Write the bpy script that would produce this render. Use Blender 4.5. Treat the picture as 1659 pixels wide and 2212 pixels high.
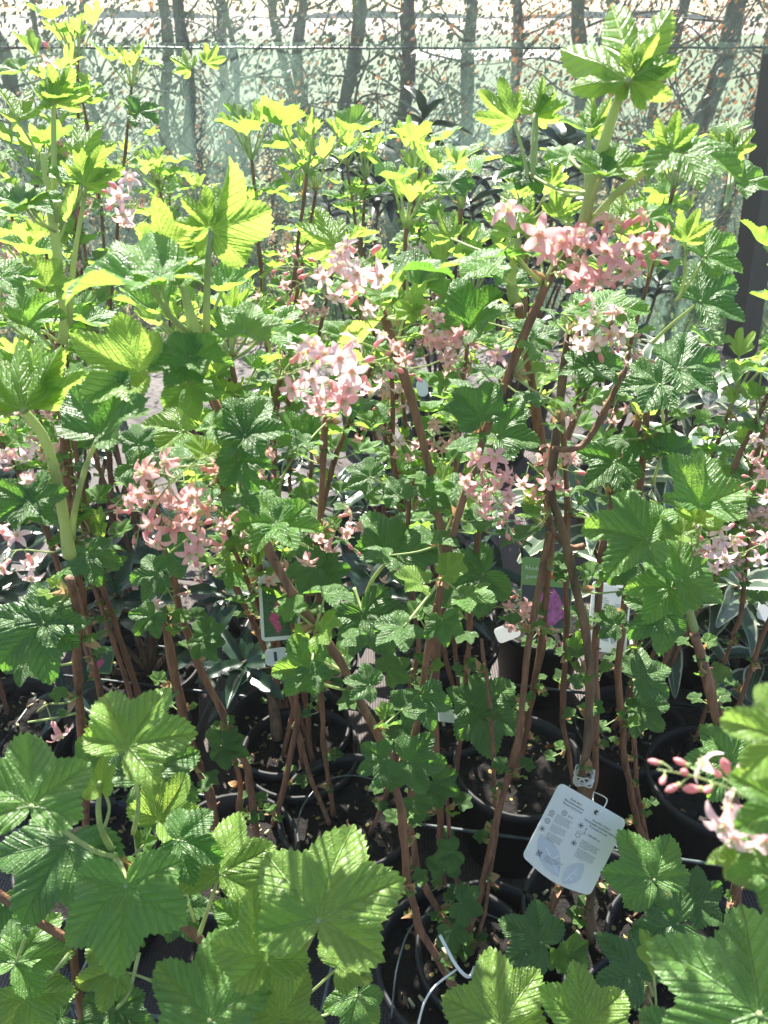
import bpy, math, random
import numpy as np
from mathutils import Vector, Matrix
R=math.radians; rnd=random.Random(7); C=bpy.context.scene.collection
for o in list(bpy.data.objects): bpy.data.objects.remove(o)
sc=bpy.context.scene
# ---------------------------------------------------------------- camera, light
CH=1.15; PITCH=R(31.6); FP=1735.8
cam=bpy.data.cameras.new('camera'); co=bpy.data.objects.new('camera',cam); C.objects.link(co)
cam.sensor_fit='VERTICAL'; cam.sensor_height=36; cam.lens=28.25
cam.clip_start=.02; cam.clip_end=6000
co.location=(0,0,CH); co.rotation_euler=(R(90)-PITCH,0,0); sc.camera=co
cam.dof.use_dof=True; cam.dof.focus_distance=.85; cam.dof.aperture_fstop=14
SEL,SAZ=R(49),R(-14)      # sun height, bearing from +Y (negative = left)
w=bpy.data.worlds.new('World'); sc.world=w; w.use_nodes=True
nt=w.node_tree; sky=nt.nodes.new('ShaderNodeTexSky'); sky.sky_type='NISHITA'; sky.sun_disc=False
sky.sun_elevation=SEL; sky.sun_rotation=SAZ; sky.dust_density=1.0
nt.links.new(sky.outputs[0],nt.nodes['Background'].inputs[0]); nt.nodes['Background'].inputs[1].default_value=.08
sl=bpy.data.lights.new('sun','SUN'); so=bpy.data.objects.new('sun',sl); C.objects.link(so)
sl.energy=5; sl.angle=R(.5); sl.color=(1,.95,.86)
sd=Vector((math.sin(SAZ)*math.cos(SEL),math.cos(SAZ)*math.cos(SEL),math.sin(SEL)))
so.rotation_euler=sd.to_track_quat('Z','Y').to_euler(); so.location=(0,0,5)
sc.view_settings.view_transform='Standard'; sc.view_settings.look='None'
sc.view_settings.exposure=1.8; sc.view_settings.gamma=1
sc.render.engine='CYCLES'; cy=sc.cycles; cy.max_bounces=7; cy.transparent_max_bounces=12; cy.diffuse_bounces=4
cy.glossy_bounces=2; cy.transmission_bounces=5; cy.caustics_reflective=False; cy.caustics_refractive=False
cy.use_denoising=True; cy.sample_clamp_indirect=6
# ---------------------------------------------------------------- pixel <-> world (pixels of a 1659 x 2212 view)
FW=Vector((0,math.cos(PITCH),-math.sin(PITCH))); UP=Vector((0,math.sin(PITCH),math.cos(PITCH))); RT=Vector((1,0,0)); CAM=Vector((0,0,CH))
def ray(px,py): return FW+RT*((px-829.5)/FP)+UP*((1106-py)/FP)
def W(px,py,Y): d=ray(px,py); return CAM+d*(Y/d.y)
def G(px,py,z=0.): d=ray(px,py); return CAM+d*((z-CH)/d.z)
def proj(p): v=p-CAM; d=v.dot(FW); return 829.5+FP*v.dot(RT)/d,1106-FP*v.dot(UP)/d,d
def mpp(P): return (P-CAM).dot(FW)/FP
def cv(x,y,z): return RT*x+UP*y-FW*z
# ---------------------------------------------------------------- materials
def mat(name):
    m=bpy.data.materials.new(name); m.use_nodes=True; t=m.node_tree; t.nodes.clear()
    return m,t,t.nodes.new('ShaderNodeOutputMaterial')
class NB:
    def __init__(s,t): s.t=t
    def n(s,k,ins=None,**p):
        q=s.t.nodes.new('ShaderNode'+k)
        for a,b in p.items(): setattr(q,a,b)
        for a,b in (ins or {}).items():
            if hasattr(b,'node'): s.t.links.new(b,q.inputs[a])
            else: q.inputs[a].default_value=b
        return q
    def m(s,op,a,b=0.,c=0.,cl=False):
        q=s.t.nodes.new('ShaderNodeMath'); q.operation=op; q.use_clamp=cl
        for i,v in enumerate((a,b,c)):
            if hasattr(v,'node'): s.t.links.new(v,q.inputs[i])
            else: q.inputs[i].default_value=v
        return q.outputs[0]
    def mix(s,f,a,b,bt='MIX'):
        q=s.t.nodes.new('ShaderNodeMix'); q.data_type='RGBA'; q.blend_type=bt
        for i,v in ((0,f),(6,a),(7,b)):
            if hasattr(v,'node'): s.t.links.new(v,q.inputs[i])
            else: q.inputs[i].default_value=v if i==0 else (*v,1)
        return q.outputs[2]
    def ramp(s,f,stops,ip='LINEAR'):
        q=s.t.nodes.new('ShaderNodeValToRGB'); q.color_ramp.interpolation=ip; e=q.color_ramp.elements
        while len(e)<len(stops): e.new(.5)
        for i,(p,c) in enumerate(stops): e[i].position=p; e[i].color=(*c,1) if len(c)==3 else c
        s.t.links.new(f,q.inputs[0]); return q.outputs[0]
    def noise(s,scale,detail=3,vec=None,rough=.5):
        q=s.n('TexNoise',{'Scale':scale,'Detail':detail,'Roughness':rough})
        if vec is not None: s.t.links.new(vec,q.inputs['Vector'])
        return q.outputs[0]
    def mapping(s,src,scale=(1,1,1)):
        tc=s.n('TexCoord'); q=s.n('Mapping',{'Scale':scale}); s.t.links.new(tc.outputs[src],q.inputs['Vector']); return q.outputs[0]
    def bump(s,h,strength=.5,dist=.01): return s.n('Bump',{'Height':h,'Strength':strength,'Distance':dist}).outputs[0]
def plain(name,col,rough=.6,var=.25,nscale=30,bump=.0,stretch=(1,1,1),col2=None,metal=0.,trans=0.,spec=.5):
    m,t,out=mat(name); b=NB(t); v=b.mapping('Object',stretch); nz=b.noise(nscale,5,v)
    c2=col2 or tuple(x*(1-var) for x in col)
    c=b.ramp(nz,[(.3,c2),(.7,col)])
    p=b.n('BsdfPrincipled',{'Base Color':c,'Roughness':rough,'Metallic':metal,'Specular IOR Level':spec})
    if bump: t.links.new(b.bump(nz,bump,.004),p.inputs['Normal'])
    s=p.outputs[0]
    if trans:
        tr=b.n('BsdfTranslucent',{'Color':c}); mx=b.n('MixShader',{0:trans,1:s,2:tr.outputs[0]}); s=mx.outputs[0]
    t.links.new(s,out.inputs[0]); return m
def leaf_mat(name,top,under,vein,tr,trf=.5,rough=.42,s=.17,spec=.5):
    """palmate leaf: UV 'lobe' holds distance along and across each lobe's main vein"""
    m,t,out=mat(name); b=NB(t)
    uv=b.n('UVMap',uv_map='lobe').outputs[0]; sp=b.n('SeparateXYZ',{0:uv})
    u=sp.outputs[0]; av=b.m('ABSOLUTE',sp.outputs[1])
    uv0=b.n('UVMap',uv_map='UVMap').outputs[0]
    wob=b.m('MULTIPLY',b.m('SUBTRACT',b.noise(5,2,uv0),.5),.12)
    f=b.m('FRACT',b.m('ADD',b.m('DIVIDE',b.m('SUBTRACT',u,b.m('MULTIPLY',av,1.5)),s),b.m('ADD',wob,5.)))
    d=b.m('ABSOLUTE',b.m('SUBTRACT',f,.5))
    sec=b.m('SUBTRACT',1.,b.m('DIVIDE',d,.045),cl=True)
    mainw=b.m('MAXIMUM',b.m('SUBTRACT',.019,b.m('MULTIPLY',u,.012)),.007)
    mn=b.m('SUBTRACT',1.2,b.m('DIVIDE',av,mainw),cl=True)
    vm=b.m('MAXIMUM',mn,b.m('MULTIPLY',sec,.6),cl=True)
    vor=b.n('TexVoronoi',{'Scale':26.},feature='DISTANCE_TO_EDGE'); t.links.new(uv0,vor.inputs['Vector'])
    oi=b.n('ObjectInfo').outputs['Random']; isl=b.n('NewGeometry').outputs['Random Per Island']
    rr=b.m('FRACT',b.m('ADD',oi,isl))
    blotch=b.noise(3.2,3,uv0)
    ca=b.mix(b.m('MULTIPLY',rr,.8),top,tuple(x*y for x,y in zip(top,(1.5,1.25,.8))))
    ca=b.mix(b.m('MULTIPLY',b.m('SUBTRACT',blotch,.35,cl=True),1.1),ca,tuple(x*.62 for x in top))
    ca=b.mix(b.m('MULTIPLY',vm,.85),ca,vein)
    spot=b.m('MULTIPLY',b.m('GREATER_THAN',b.noise(7,2,uv0),.73),b.m('GREATER_THAN',rr,.72)); ca=b.mix(b.m('MULTIPLY',spot,.8),ca,(.22,.12,.04))
    geo=b.n('NewGeometry'); cb=b.mix(vm,under,tuple(min(1,x*1.35) for x in under))
    c=b.mix(geo.outputs['Backfacing'],ca,cb)
    # pillowed surface between sunken veins
    h=b.m('ADD',b.m('MULTIPLY',b.m('MINIMUM',d,.22),2.),b.m('MULTIPLY',b.m('MINIMUM',vor.outputs['Distance'],.12),1.1))
    h=b.m('SUBTRACT',h,b.m('MULTIPLY',mn,.8))
    bp=b.bump(h,.7,.0034)
    p=b.n('BsdfPrincipled',{'Base Color':c,'Roughness':rough,'Normal':bp,'Specular IOR Level':.62})
    tc=b.mix(b.m('MULTIPLY',vm,.5),tr,tuple(min(1,x*1.3+.05) for x in tr)); tc=b.mix(b.m('MULTIPLY',rr,.5),tc,(tr[0]*.6,tr[1]*.85,tr[2]))
    tl=b.n('BsdfTranslucent',{'Color':tc,'Normal':bp})
    mx=b.n('MixShader',{0:trf,1:p.outputs[0],2:tl.outputs[0]}); t.links.new(mx.outputs[0],out.inputs[0]); return m
M={}
M['young']=leaf_mat('young_leaf',(.11,.25,.025),(.20,.34,.07),(.40,.54,.12),(.60,.82,.13),.50,.40)
M['mid']=leaf_mat('spring_leaf',(.052,.18,.018),(.12,.25,.06),(.24,.42,.07),(.44,.74,.09),.46,.43)
M['mature']=leaf_mat('dark_leaf',(.030,.12,.018),(.08,.17,.045),(.15,.30,.05),(.26,.56,.06),.38,.43)
M['dry']=plain('dry_leaf',(.50,.20,.06),.7,.5,40,.2,trans=.45)
M['ever']=plain('evergreen_leaf',(.022,.055,.032),.3,.4,30,.1,trans=.12,spec=.6)
M['shoot']=plain('green_stem',(.52,.62,.28),.5,.25,60,.15,(1,1,.2),trans=.4)
M['bark']=plain('cane_bark',(.31,.15,.085),.66,.5,170,1.,(1,1,.10),col2=(.11,.055,.034))
M['bark2']=plain('old_bark',(.23,.135,.075),.75,.5,110,.9,(1,1,.15),col2=(.06,.04,.028))
M['scale']=plain('bud_scale',(.62,.34,.22),.6,.4,60,.1,col2=(.45,.30,.13),trans=.4)
M['pot']=plain('black_pot',(.012,.012,.013),.6,.3,20,.05)
M['wire']=plain('coated_wire',(.10,.125,.125),.35,.4,60,.1)
M['blackwire']=plain('black_wire',(.018,.018,.02),.35,.3,60,.1)
M['string']=plain('white_string',(.78,.78,.76),.7,.1,80)
M['card']=plain('label_card',(.95,.95,.94),.3,.02,8,trans=.5)
M['ink']=plain('label_ink',(.05,.055,.065),.5,.1,8)
M['leafgrey']=plain('label_grey',(.50,.52,.56),.4,.06,9)
M['greyvein']=plain('label_pale',(.68,.70,.73),.4,.04,9)
M['cream']=plain('label_cream',(.82,.80,.70),.35,.05,8)
M['petal']=plain('petal_pink',(.95,.60,.58),.5,.2,90,.0,col2=(.92,.45,.45),trans=.5)
M['petalpale']=plain('petal_pale',(.94,.74,.73),.5,.1,90,.05,col2=(.91,.62,.64),trans=.45)
M['tube']=plain('calyx_pink',(.84,.34,.36),.45,.25,90,.05,col2=(.86,.55,.45),trans=.3)
M['bud']=plain('bud_rose',(.86,.27,.30),.42,.25,60,.05,col2=(.85,.42,.40),trans=.25)
M['eye']=plain('flower_eye',(.86,.82,.52),.5,.15,90,trans=.3)
M['trunk']=plain('tree_bark',(.12,.105,.08),.85,.4,28,.9,(1,1,.3),col2=(.035,.032,.026))
M['post']=plain('dark_post',(.018,.017,.016),.5,.4,18,.3,(1,1,.2))
M['fence']=plain('fence_wire',(.11,.13,.12),.45,.3,50)
M['grassm']=plain('grass_blade',(.13,.22,.05),.6,.5,3,0,col2=(.05,.10,.03),trans=.25)
def two_colour_leaf():
    m,t,out=mat('variegated_leaf'); b=NB(t); uv=b.n('UVMap',uv_map='UVMap').outputs[0]; sp=b.n('SeparateXYZ',{0:uv})
    v=b.m('ABSOLUTE',sp.outputs[1]); nz=b.noise(9,3,uv); e=b.m('ADD',v,b.m('MULTIPLY',b.m('SUBTRACT',nz,.5),.45))
    f=b.m('GREATER_THAN',e,.80)
    c=b.mix(f,(.10,.15,.10),(.68,.68,.50)); c=b.mix(b.m('LESS_THAN',v,.035),c,(.28,.34,.2))
    p=b.n('BsdfPrincipled',{'Base Color':c,'Roughness':.34,'Specular IOR Level':.6}); tl=b.n('BsdfTranslucent',{'Color':c})
    mx=b.n('MixShader',{0:.15,1:p.outputs[0],2:tl.outputs[0]}); t.links.new(mx.outputs[0],out.inputs[0]); return m
M['varie']=two_colour_leaf()
def soil():
    m,t,out=mat('potting_soil'); b=NB(t); v=b.mapping('Object'); n1=b.noise(60,6,v,.7)
    c=b.ramp(n1,[(.3,(.004,.003,.003)),(.6,(.014,.010,.008)),(.8,(.05,.032,.022))])
    vo=b.n('TexVoronoi',{'Scale':70.}); t.links.new(v,vo.inputs['Vector']); g=b.n('SeparateColor',{0:vo.outputs['Color']})
    f=b.m('MULTIPLY',b.m('LESS_THAN',vo.outputs['Distance'],.26),b.m('GREATER_THAN',g.outputs[0],.86))
    c=b.mix(f,c,(.42,.34,.12))
    p=b.n('BsdfPrincipled',{'Base Color':c,'Roughness':.9,'Normal':b.bump(n1,1,.012)}); t.links.new(p.outputs[0],out.inputs[0]); return m
M['soil']=soil()
def fabric():
    m,t,out=mat('ground_fabric'); b=NB(t); v=b.mapping('Object')
    wv=b.n('TexWave',{'Scale':60.,'Distortion':.6},wave_type='BANDS',bands_direction='X'); t.links.new(v,wv.inputs['Vector'])
    wy=b.n('TexWave',{'Scale':90.,'Distortion':.5},wave_type='BANDS',bands_direction='Y'); t.links.new(v,wy.inputs['Vector'])
    nz=b.noise(2.5,6,v,.6); nf=b.noise(45,4,v)
    c=b.ramp(nz,[(.3,(.04,.03,.028)),(.7,(.10,.08,.075))]); c=b.mix(b.m('MULTIPLY',wv.outputs['Fac'],.35),c,(.14,.115,.105))
    c=b.mix(b.m('GREATER_THAN',nf,.66),c,(.05,.035,.02))
    h=b.m('ADD',wv.outputs['Fac'],wy.outputs['Fac'])
    p=b.n('BsdfPrincipled',{'Base Color':c,'Roughness':.42,'Normal':b.bump(h,.4,.002)}); t.links.new(p.outputs[0],out.inputs[0]); return m
M['fabric']=fabric()
def ground(name,c1,c2,scale,c3=None):
    m,t,out=mat(name); b=NB(t); v=b.mapping('Object'); nz=b.noise(scale,8,v,.65); n2=b.noise(scale*.07,3,v)
    c=b.ramp(nz,[(.35,c1),(.65,c2)])
    if c3: c=b.mix(b.m('GREATER_THAN',n2,.55),c,c3)
    p=b.n('BsdfPrincipled',{'Base Color':c,'Roughness':.85,'Normal':b.bump(nz,.6,.03)}); t.links.new(p.outputs[0],out.inputs[0]); return m
def net_mat(lo=1.):
    m,t,out=mat('shade_net'); b=NB(t); v=b.mapping('Object')
    wx=b.n('TexWave',{'Scale':75.},wave_type='BANDS',bands_direction='X'); wz=b.n('TexWave',{'Scale':75.},wave_type='BANDS',bands_direction='Z')
    for q in (wx,wz): t.links.new(v,q.inputs['Vector'])
    nz=b.noise(1.6,4,v); th=b.m('MAXIMUM',wx.outputs['Fac'],wz.outputs['Fac'])
    f=b.m('MULTIPLY',lo,b.m('MAXIMUM',b.m('ADD',.03,b.m('MULTIPLY',b.m('MULTIPLY',b.m('ADD',th,.4),b.m('SUBTRACT',nz,.32)),.95)),.06))
    c=b.ramp(nz,[(.35,(.11,.25,.18)),(.7,(.30,.45,.36))])
    d=b.n('BsdfDiffuse',{'Color':c}); tl=b.n('BsdfTranslucent',{'Color':c}); a=b.n('MixShader',{0:.6,1:d.outputs[0],2:tl.outputs[0]})
    tr=b.n('BsdfTransparent'); mx=b.n('MixShader',{0:f,1:tr.outputs[0],2:a.outputs[0]}); t.links.new(mx.outputs[0],out.inputs[0]); return m
M['net']=net_mat(); M['net2']=net_mat(.45)
def picture_mat():
    m,t,out=mat('label_photo'); b=NB(t); uv=b.n('UVMap',uv_map='UVMap').outputs[0]
    n1=b.noise(3.,2,uv); n2=b.noise(28,4,uv)
    c=b.ramp(n2,[(.4,(.02,.05,.015)),(.65,(.10,.2,.05))]); pk=b.ramp(n2,[(.4,(.35,.02,.08)),(.62,(.85,.16,.30))])
    sp=b.n('SeparateXYZ',{0:uv}); dx=b.m('ABSOLUTE',b.m('SUBTRACT',sp.outputs[0],.42)); dy=b.m('ABSOLUTE',b.m('SUBTRACT',sp.outputs[1],.48))
    e=b.m('ADD',b.m('MULTIPLY',dx,1.9),b.m('MULTIPLY',dy,1.15)); f=b.m('LESS_THAN',b.m('ADD',e,b.m('MULTIPLY',b.m('SUBTRACT',n2,.5),.7)),.5)
    c=b.mix(f,c,pk); p=b.n('BsdfPrincipled',{'Base Color':c,'Roughness':.3}); t.links.new(p.outputs[0],out.inputs[0]); return m
M['photo']=picture_mat(); M['photog']=plain('label_green',(.20,.34,.09),.35,.1,10)
# ---------------------------------------------------------------- mesh helpers
class MB:
    def __init__(s): s.v=[]; s.f=[]; s.mi=[]; s.mats=[]; s.uv=[]
    def mat(s,m):
        if m not in s.mats: s.mats.append(m)
        return s.mats.index(m)
    def add(s,vs,fs,m,uvs=None):
        n=len(s.v); k=s.mat(m); s.v+=[tuple(v) for v in vs]
        for f in fs:
            s.f.append(tuple(i+n for i in f)); s.mi.append(k)
        s.uv+=list(uvs) if uvs else [(0,0)]*len(vs)
    def tube(s,pts,rad,m,sides=7,smooth=3,cap=True,wob=0.,rn=None):
        pts=[Vector(p) for p in pts]; n=len(pts)
        if not hasattr(rad,'__len__'): rad=[rad]*n
        P=[];Q=[]
        for i in range(n-1):
            a=pts[max(0,i-1)];b=pts[i];c=pts[i+1];d=pts[min(n-1,i+2)]
            for k in range(smooth):
                t=k/smooth; P.append(.5*((2*b)+(c-a)*t+(2*a-5*b+4*c-d)*t*t+(3*b-a-3*c+d)*t**3)); Q.append(rad[i]*(1-t)+rad[i+1]*t)
        P.append(pts[-1]);Q.append(rad[-1]); vs=[];fs=[]; nrm=None
        for i,p in enumerate(P):
            t=(P[min(i+1,len(P)-1)]-P[max(i-1,0)]).normalized()
            if nrm is None: nrm=t.orthogonal().normalized()
            nrm=(nrm-t*nrm.dot(t)).normalized(); bn=t.cross(nrm); q=Q[i]
            if wob: q*=1+wob*((rn or rnd).random()-.4)
            for k in range(sides):
                a=2*math.pi*k/sides; vs.append(p+nrm*math.cos(a)*q+bn*math.sin(a)*q)
        for i in range(len(P)-1):
            for k in range(sides):
                k2=(k+1)%sides; fs.append((i*sides+k,i*sides+k2,(i+1)*sides+k2,(i+1)*sides+k))
        if cap: fs.append(tuple(range(sides))[::-1]); L=(len(P)-1)*sides; fs.append(tuple(L+k for k in range(sides)))
        s.add(vs,fs,m)
    def box(s,c,sz,m,mt=None):
        vs=[Vector((c[0]+sz[0]*x/2,c[1]+sz[1]*y/2,c[2]+sz[2]*z/2)) for x in (-1,1) for y in (-1,1) for z in (-1,1)]
        if mt is not None: vs=[mt@v for v in vs]
        s.add(vs,[(0,1,3,2),(4,6,7,5),(0,4,5,1),(2,3,7,6),(0,2,6,4),(1,5,7,3)],m)
    def lathe(s,prof,m,c=(0,0,0),seg=40):
        vs=[(c[0]+r*math.cos(2*math.pi*k/seg),c[1]+r*math.sin(2*math.pi*k/seg),c[2]+z) for r,z in prof for k in range(seg)]
        fs=[(i*seg+k,i*seg+(k+1)%seg,(i+1)*seg+(k+1)%seg,(i+1)*seg+k) for i in range(len(prof)-1) for k in range(seg)]
        s.add(vs,fs,m)
    def mesh(s,name,off=None,smooth=True):
        me=bpy.data.meshes.new(name); v=np.array(s.v,dtype=np.float64)
        if off is not None: v=v-np.array(off)
        me.from_pydata(v.tolist(),[],s.f)
        for m in s.mats: me.materials.append(m)
        me.polygons.foreach_set('material_index',s.mi); me.polygons.foreach_set('use_smooth',[smooth]*len(s.f))
        uvl=me.uv_layers.new(name='UVMap'); li=np.zeros(len(me.loops),dtype=np.int32); me.loops.foreach_get('vertex_index',li)
        uvl.data.foreach_set('uv',np.array(s.uv,dtype=np.float32)[li].ravel()); me.update(); return me
    def obj(s,name,parent=None,smooth=True):
        off=parent_loc(parent) if parent else None
        o=bpy.data.objects.new(name,s.mesh(name,off,smooth)); C.objects.link(o); o.parent=parent; return o
LOC={}
def parent_loc(p):
    v=Vector((0,0,0))
    while p is not None: v+=p.location; p=p.parent
    return v
def thing(name,label,cat,loc,group=None):
    o=bpy.data.objects.new(name,None); C.objects.link(o); o.location=loc; o.empty_display_size=.05; tag(o,label,cat,group); return o
def tag(o,label,cat=None,group=None,kind=None):
    if label: o['label']=label
    if cat: o['category']=cat
    if group: o['group']=group
    if kind: o['kind']=kind
    return o
def struct(name,mb,smooth=False): o=mb.obj(name,None,smooth); o['kind']='structure'; return o
# ---------------------------------------------------------------- the palmate leaf
def palmate(seed,pleat,cup,droop,fold=0.,na=250,nr=13,tooth=.05,round_=0.,fan=0):
    r_=random.Random(seed); J=lambda a:1+a*(r_.random()-.5)
    A=[0,.96*J(.12),-.96*J(.12),1.86*J(.08),-1.86*J(.08)]; L=[.97,.92*J(.12),.92*J(.12),.68*J(.15),.68*J(.15)]; Wd=[.65+round_,.67+round_,.67+round_,.9,.9]
    if fan: A=[0,.66*J(.1),-.66*J(.1),1.25*J(.1),-1.25*J(.1)]; L=[.97,.93*J(.1),.93*J(.1),.62*J(.2),.62*J(.2)]; Wd=[.44,.42,.42,.42,.42]
    order=sorted(range(5),key=lambda i:A[i]); lim=math.pi*(.62 if fan else .965)
    bd=[-lim]+[(A[order[i]]+A[order[i+1]])/2 for i in range(4)]+[lim]
    th=np.linspace(-lim,lim,4001)
    def rad(th):
        s=0
        for a,l,wd in zip(A,L,Wd): s=s+(l*np.exp(-np.abs((th-a)/wd)**2.3)*(1+.05*np.exp(-((th-a)/.13)**2)))**5
        return s**.2
    rr=rad(th); x=rr*np.sin(th);y=rr*np.cos(th); al=np.concatenate([[0],np.cumsum(np.hypot(np.diff(x),np.diff(y)))])
    per=.092; TH=[];LB=[]
    tot=al[-1]
    for k in range(5):
        a0,a1=np.interp(bd[k],th,al),np.interp(bd[k+1],th,al); n=max(4,int(round(na*(a1-a0)/tot)))
        TH.append(np.interp(np.linspace(a0,a1,n+1),al,th)); LB.append(order[k])
    V=[];F=[];UVa=[];UVb=[]; ph=r_.random()*6
    for tt,lb in zip(TH,LB):
        base=len(V); n=len(tt); s=np.interp(tt,th,al); ctr=np.interp(A[lb],th,al)
        q=np.abs(s-ctr)/per; fr=q-np.floor(q); saw=np.where(fr<.72,1-fr/.72*1.,(fr-.72)/.28)   # points towards the lobe tip
        am=tooth*(.7+.6*np.abs(np.sin(q*1.7+ph)))
        ro=rad(tt)*(1)+ am*(saw-.3)
        for j in range(nr+1):
            p=(j/nr)**.85
            for i in range(n):
                R0=ro[i]*p; xx=R0*math.sin(tt[i]); yy=R0*math.cos(tt[i]); dl=tt[i]-A[lb]; u=R0*math.cos(dl); v=R0*math.sin(dl)
                V.append((xx,yy,0)); UVa.append((xx*.5+.5,yy*.5+.5)); UVb.append((u,v))
        for j in range(nr):
            for i in range(n-1): a=base+j*n+i; F.append((a,a+n,a+n+1,a+1))
    V=np.array(V); U=np.array(UVb); skew=.12*math.sin(ph); x,y=V[:,0],V[:,1]; r=np.hypot(x,y); t=np.arctan2(x,y); u,v=U[:,0],np.abs(U[:,1])
    z=pleat*(1-np.exp(-v*4))*.3*np.clip(r*3,0,1)+cup*r**1.6-droop*r**2.4
    z+=.013*np.cos(6.283*(u-1.5*v)/.17)*np.clip(v*6,0,1)
    z+=(.10*np.sin(2*t+ph)+.07*np.sin(3*t+2.3*ph)+.05*np.sin(7*t+2*ph)*r+.03*np.sin(13*t+ph)*r*r)*r**2
    z+=.03*np.sin(x*9+ph)*np.sin(y*8+2*ph)
    if fold: # sides lifted towards each other like a half closed hand
        z+=fold*np.abs(x)*.9; V[:,0]=x*(1-.35*fold)
    V[:,2]=z; V[:,0]+=skew*V[:,1]**2
    return V,F,np.array(UVa),U
def leaf_mesh(name,data):
    V,F,A,B=data; me=bpy.data.meshes.new(name); me.from_pydata(V.tolist(),[],F)
    me.polygons.foreach_set('use_smooth',[True]*len(F)); li=np.zeros(len(me.loops),dtype=np.int32); me.loops.foreach_get('vertex_index',li)
    for nm,D in (('UVMap',A),('lobe',B)): me.uv_layers.new(name=nm).data.foreach_set('uv',D[li].astype(np.float32).ravel())
    me.materials.append(M['mid']); me.update(); return me
SP={'fan':[(51,.7,.35,-.05,.45,0),(52,.8,.5,.05,.3,0),(53,.9,.6,.3,.5,0),(54,.7,.3,.25,.2,0)],'flat':[(11,.55,.12,.22,0,0),(12,.6,-.03,.10,0,.04),(13,.5,.25,.42,.1,0),(14,.7,.0,.3,0,.06),(15,.55,.3,.35,.2,.03),(16,.5,-.05,.25,0,0),(17,.75,.35,.5,.15,0)],
    'young':[(21,.55,.42,.12,.25,0),(22,.7,.55,.2,.15,0),(23,.5,.35,.3,.35,.05),(24,.6,.6,.32,.1,0),(25,.8,.5,.6,.3,0),(26,.6,.7,.5,0,.04)],
    'fold':[(31,.4,.1,.1,.8,0),(32,.5,.2,.3,.6,0),(33,.45,.15,.45,.7,0)],
    'small':[(41,.5,.25,.1,.2,.1),(42,.45,.15,.2,.1,.15)]}
VAR={};LOW={}
for k,l in SP.items():
    VAR[k]=[];LOW[k]=[]
    for a in l:
        VAR[k].append(leaf_mesh('leaf_'+k,palmate(a[0],a[1],a[2],a[3],a[4],210 if k!='small' else 110,11 if k!='small' else 6,.055,a[5],1 if k=='fan' else 0)))
        LOW[k].append(palmate(a[0],a[1],a[2],a[3],a[4],90,3,.05,a[5],1 if k=='fan' else 0))
# lance shaped leaf of the evergreen shrubs
def lance(seed,wd,curl,dr):
    n,m=14,6; V=[];F=[];A=[]
    for i in range(n+1):
        t=i/n; hw=wd*math.sin(math.pi*min(1,t*.96+.02))**.75*(1.15-.35*t)
        for j in range(m+1):
            s=j/m*2-1; V.append((s*hw,t,curl*abs(s)*hw*1.6-dr*t*t+.012*math.sin(t*17+seed)*s)); A.append((t,s))
    for i in range(n):
        for j in range(m): a=i*(m+1)+j; F.append((a,a+1,a+m+2,a+m+1))
    return np.array(V),F,np.array(A),np.array(A)
LAN=[leaf_mesh('lance_leaf',lance(*a)) for a in ((1,.17,.3,.15),(2,.14,.5,.3),(3,.20,.15,.05),(4,.16,.2,.5))]
def frame(n,tip):
    n=n.normalized(); t=(tip-n*tip.dot(n)); t=t.normalized() if t.length>1e-4 else n.orthogonal().normalized()
    x=t.cross(n); return Matrix((x,t,n)).transposed()
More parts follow.
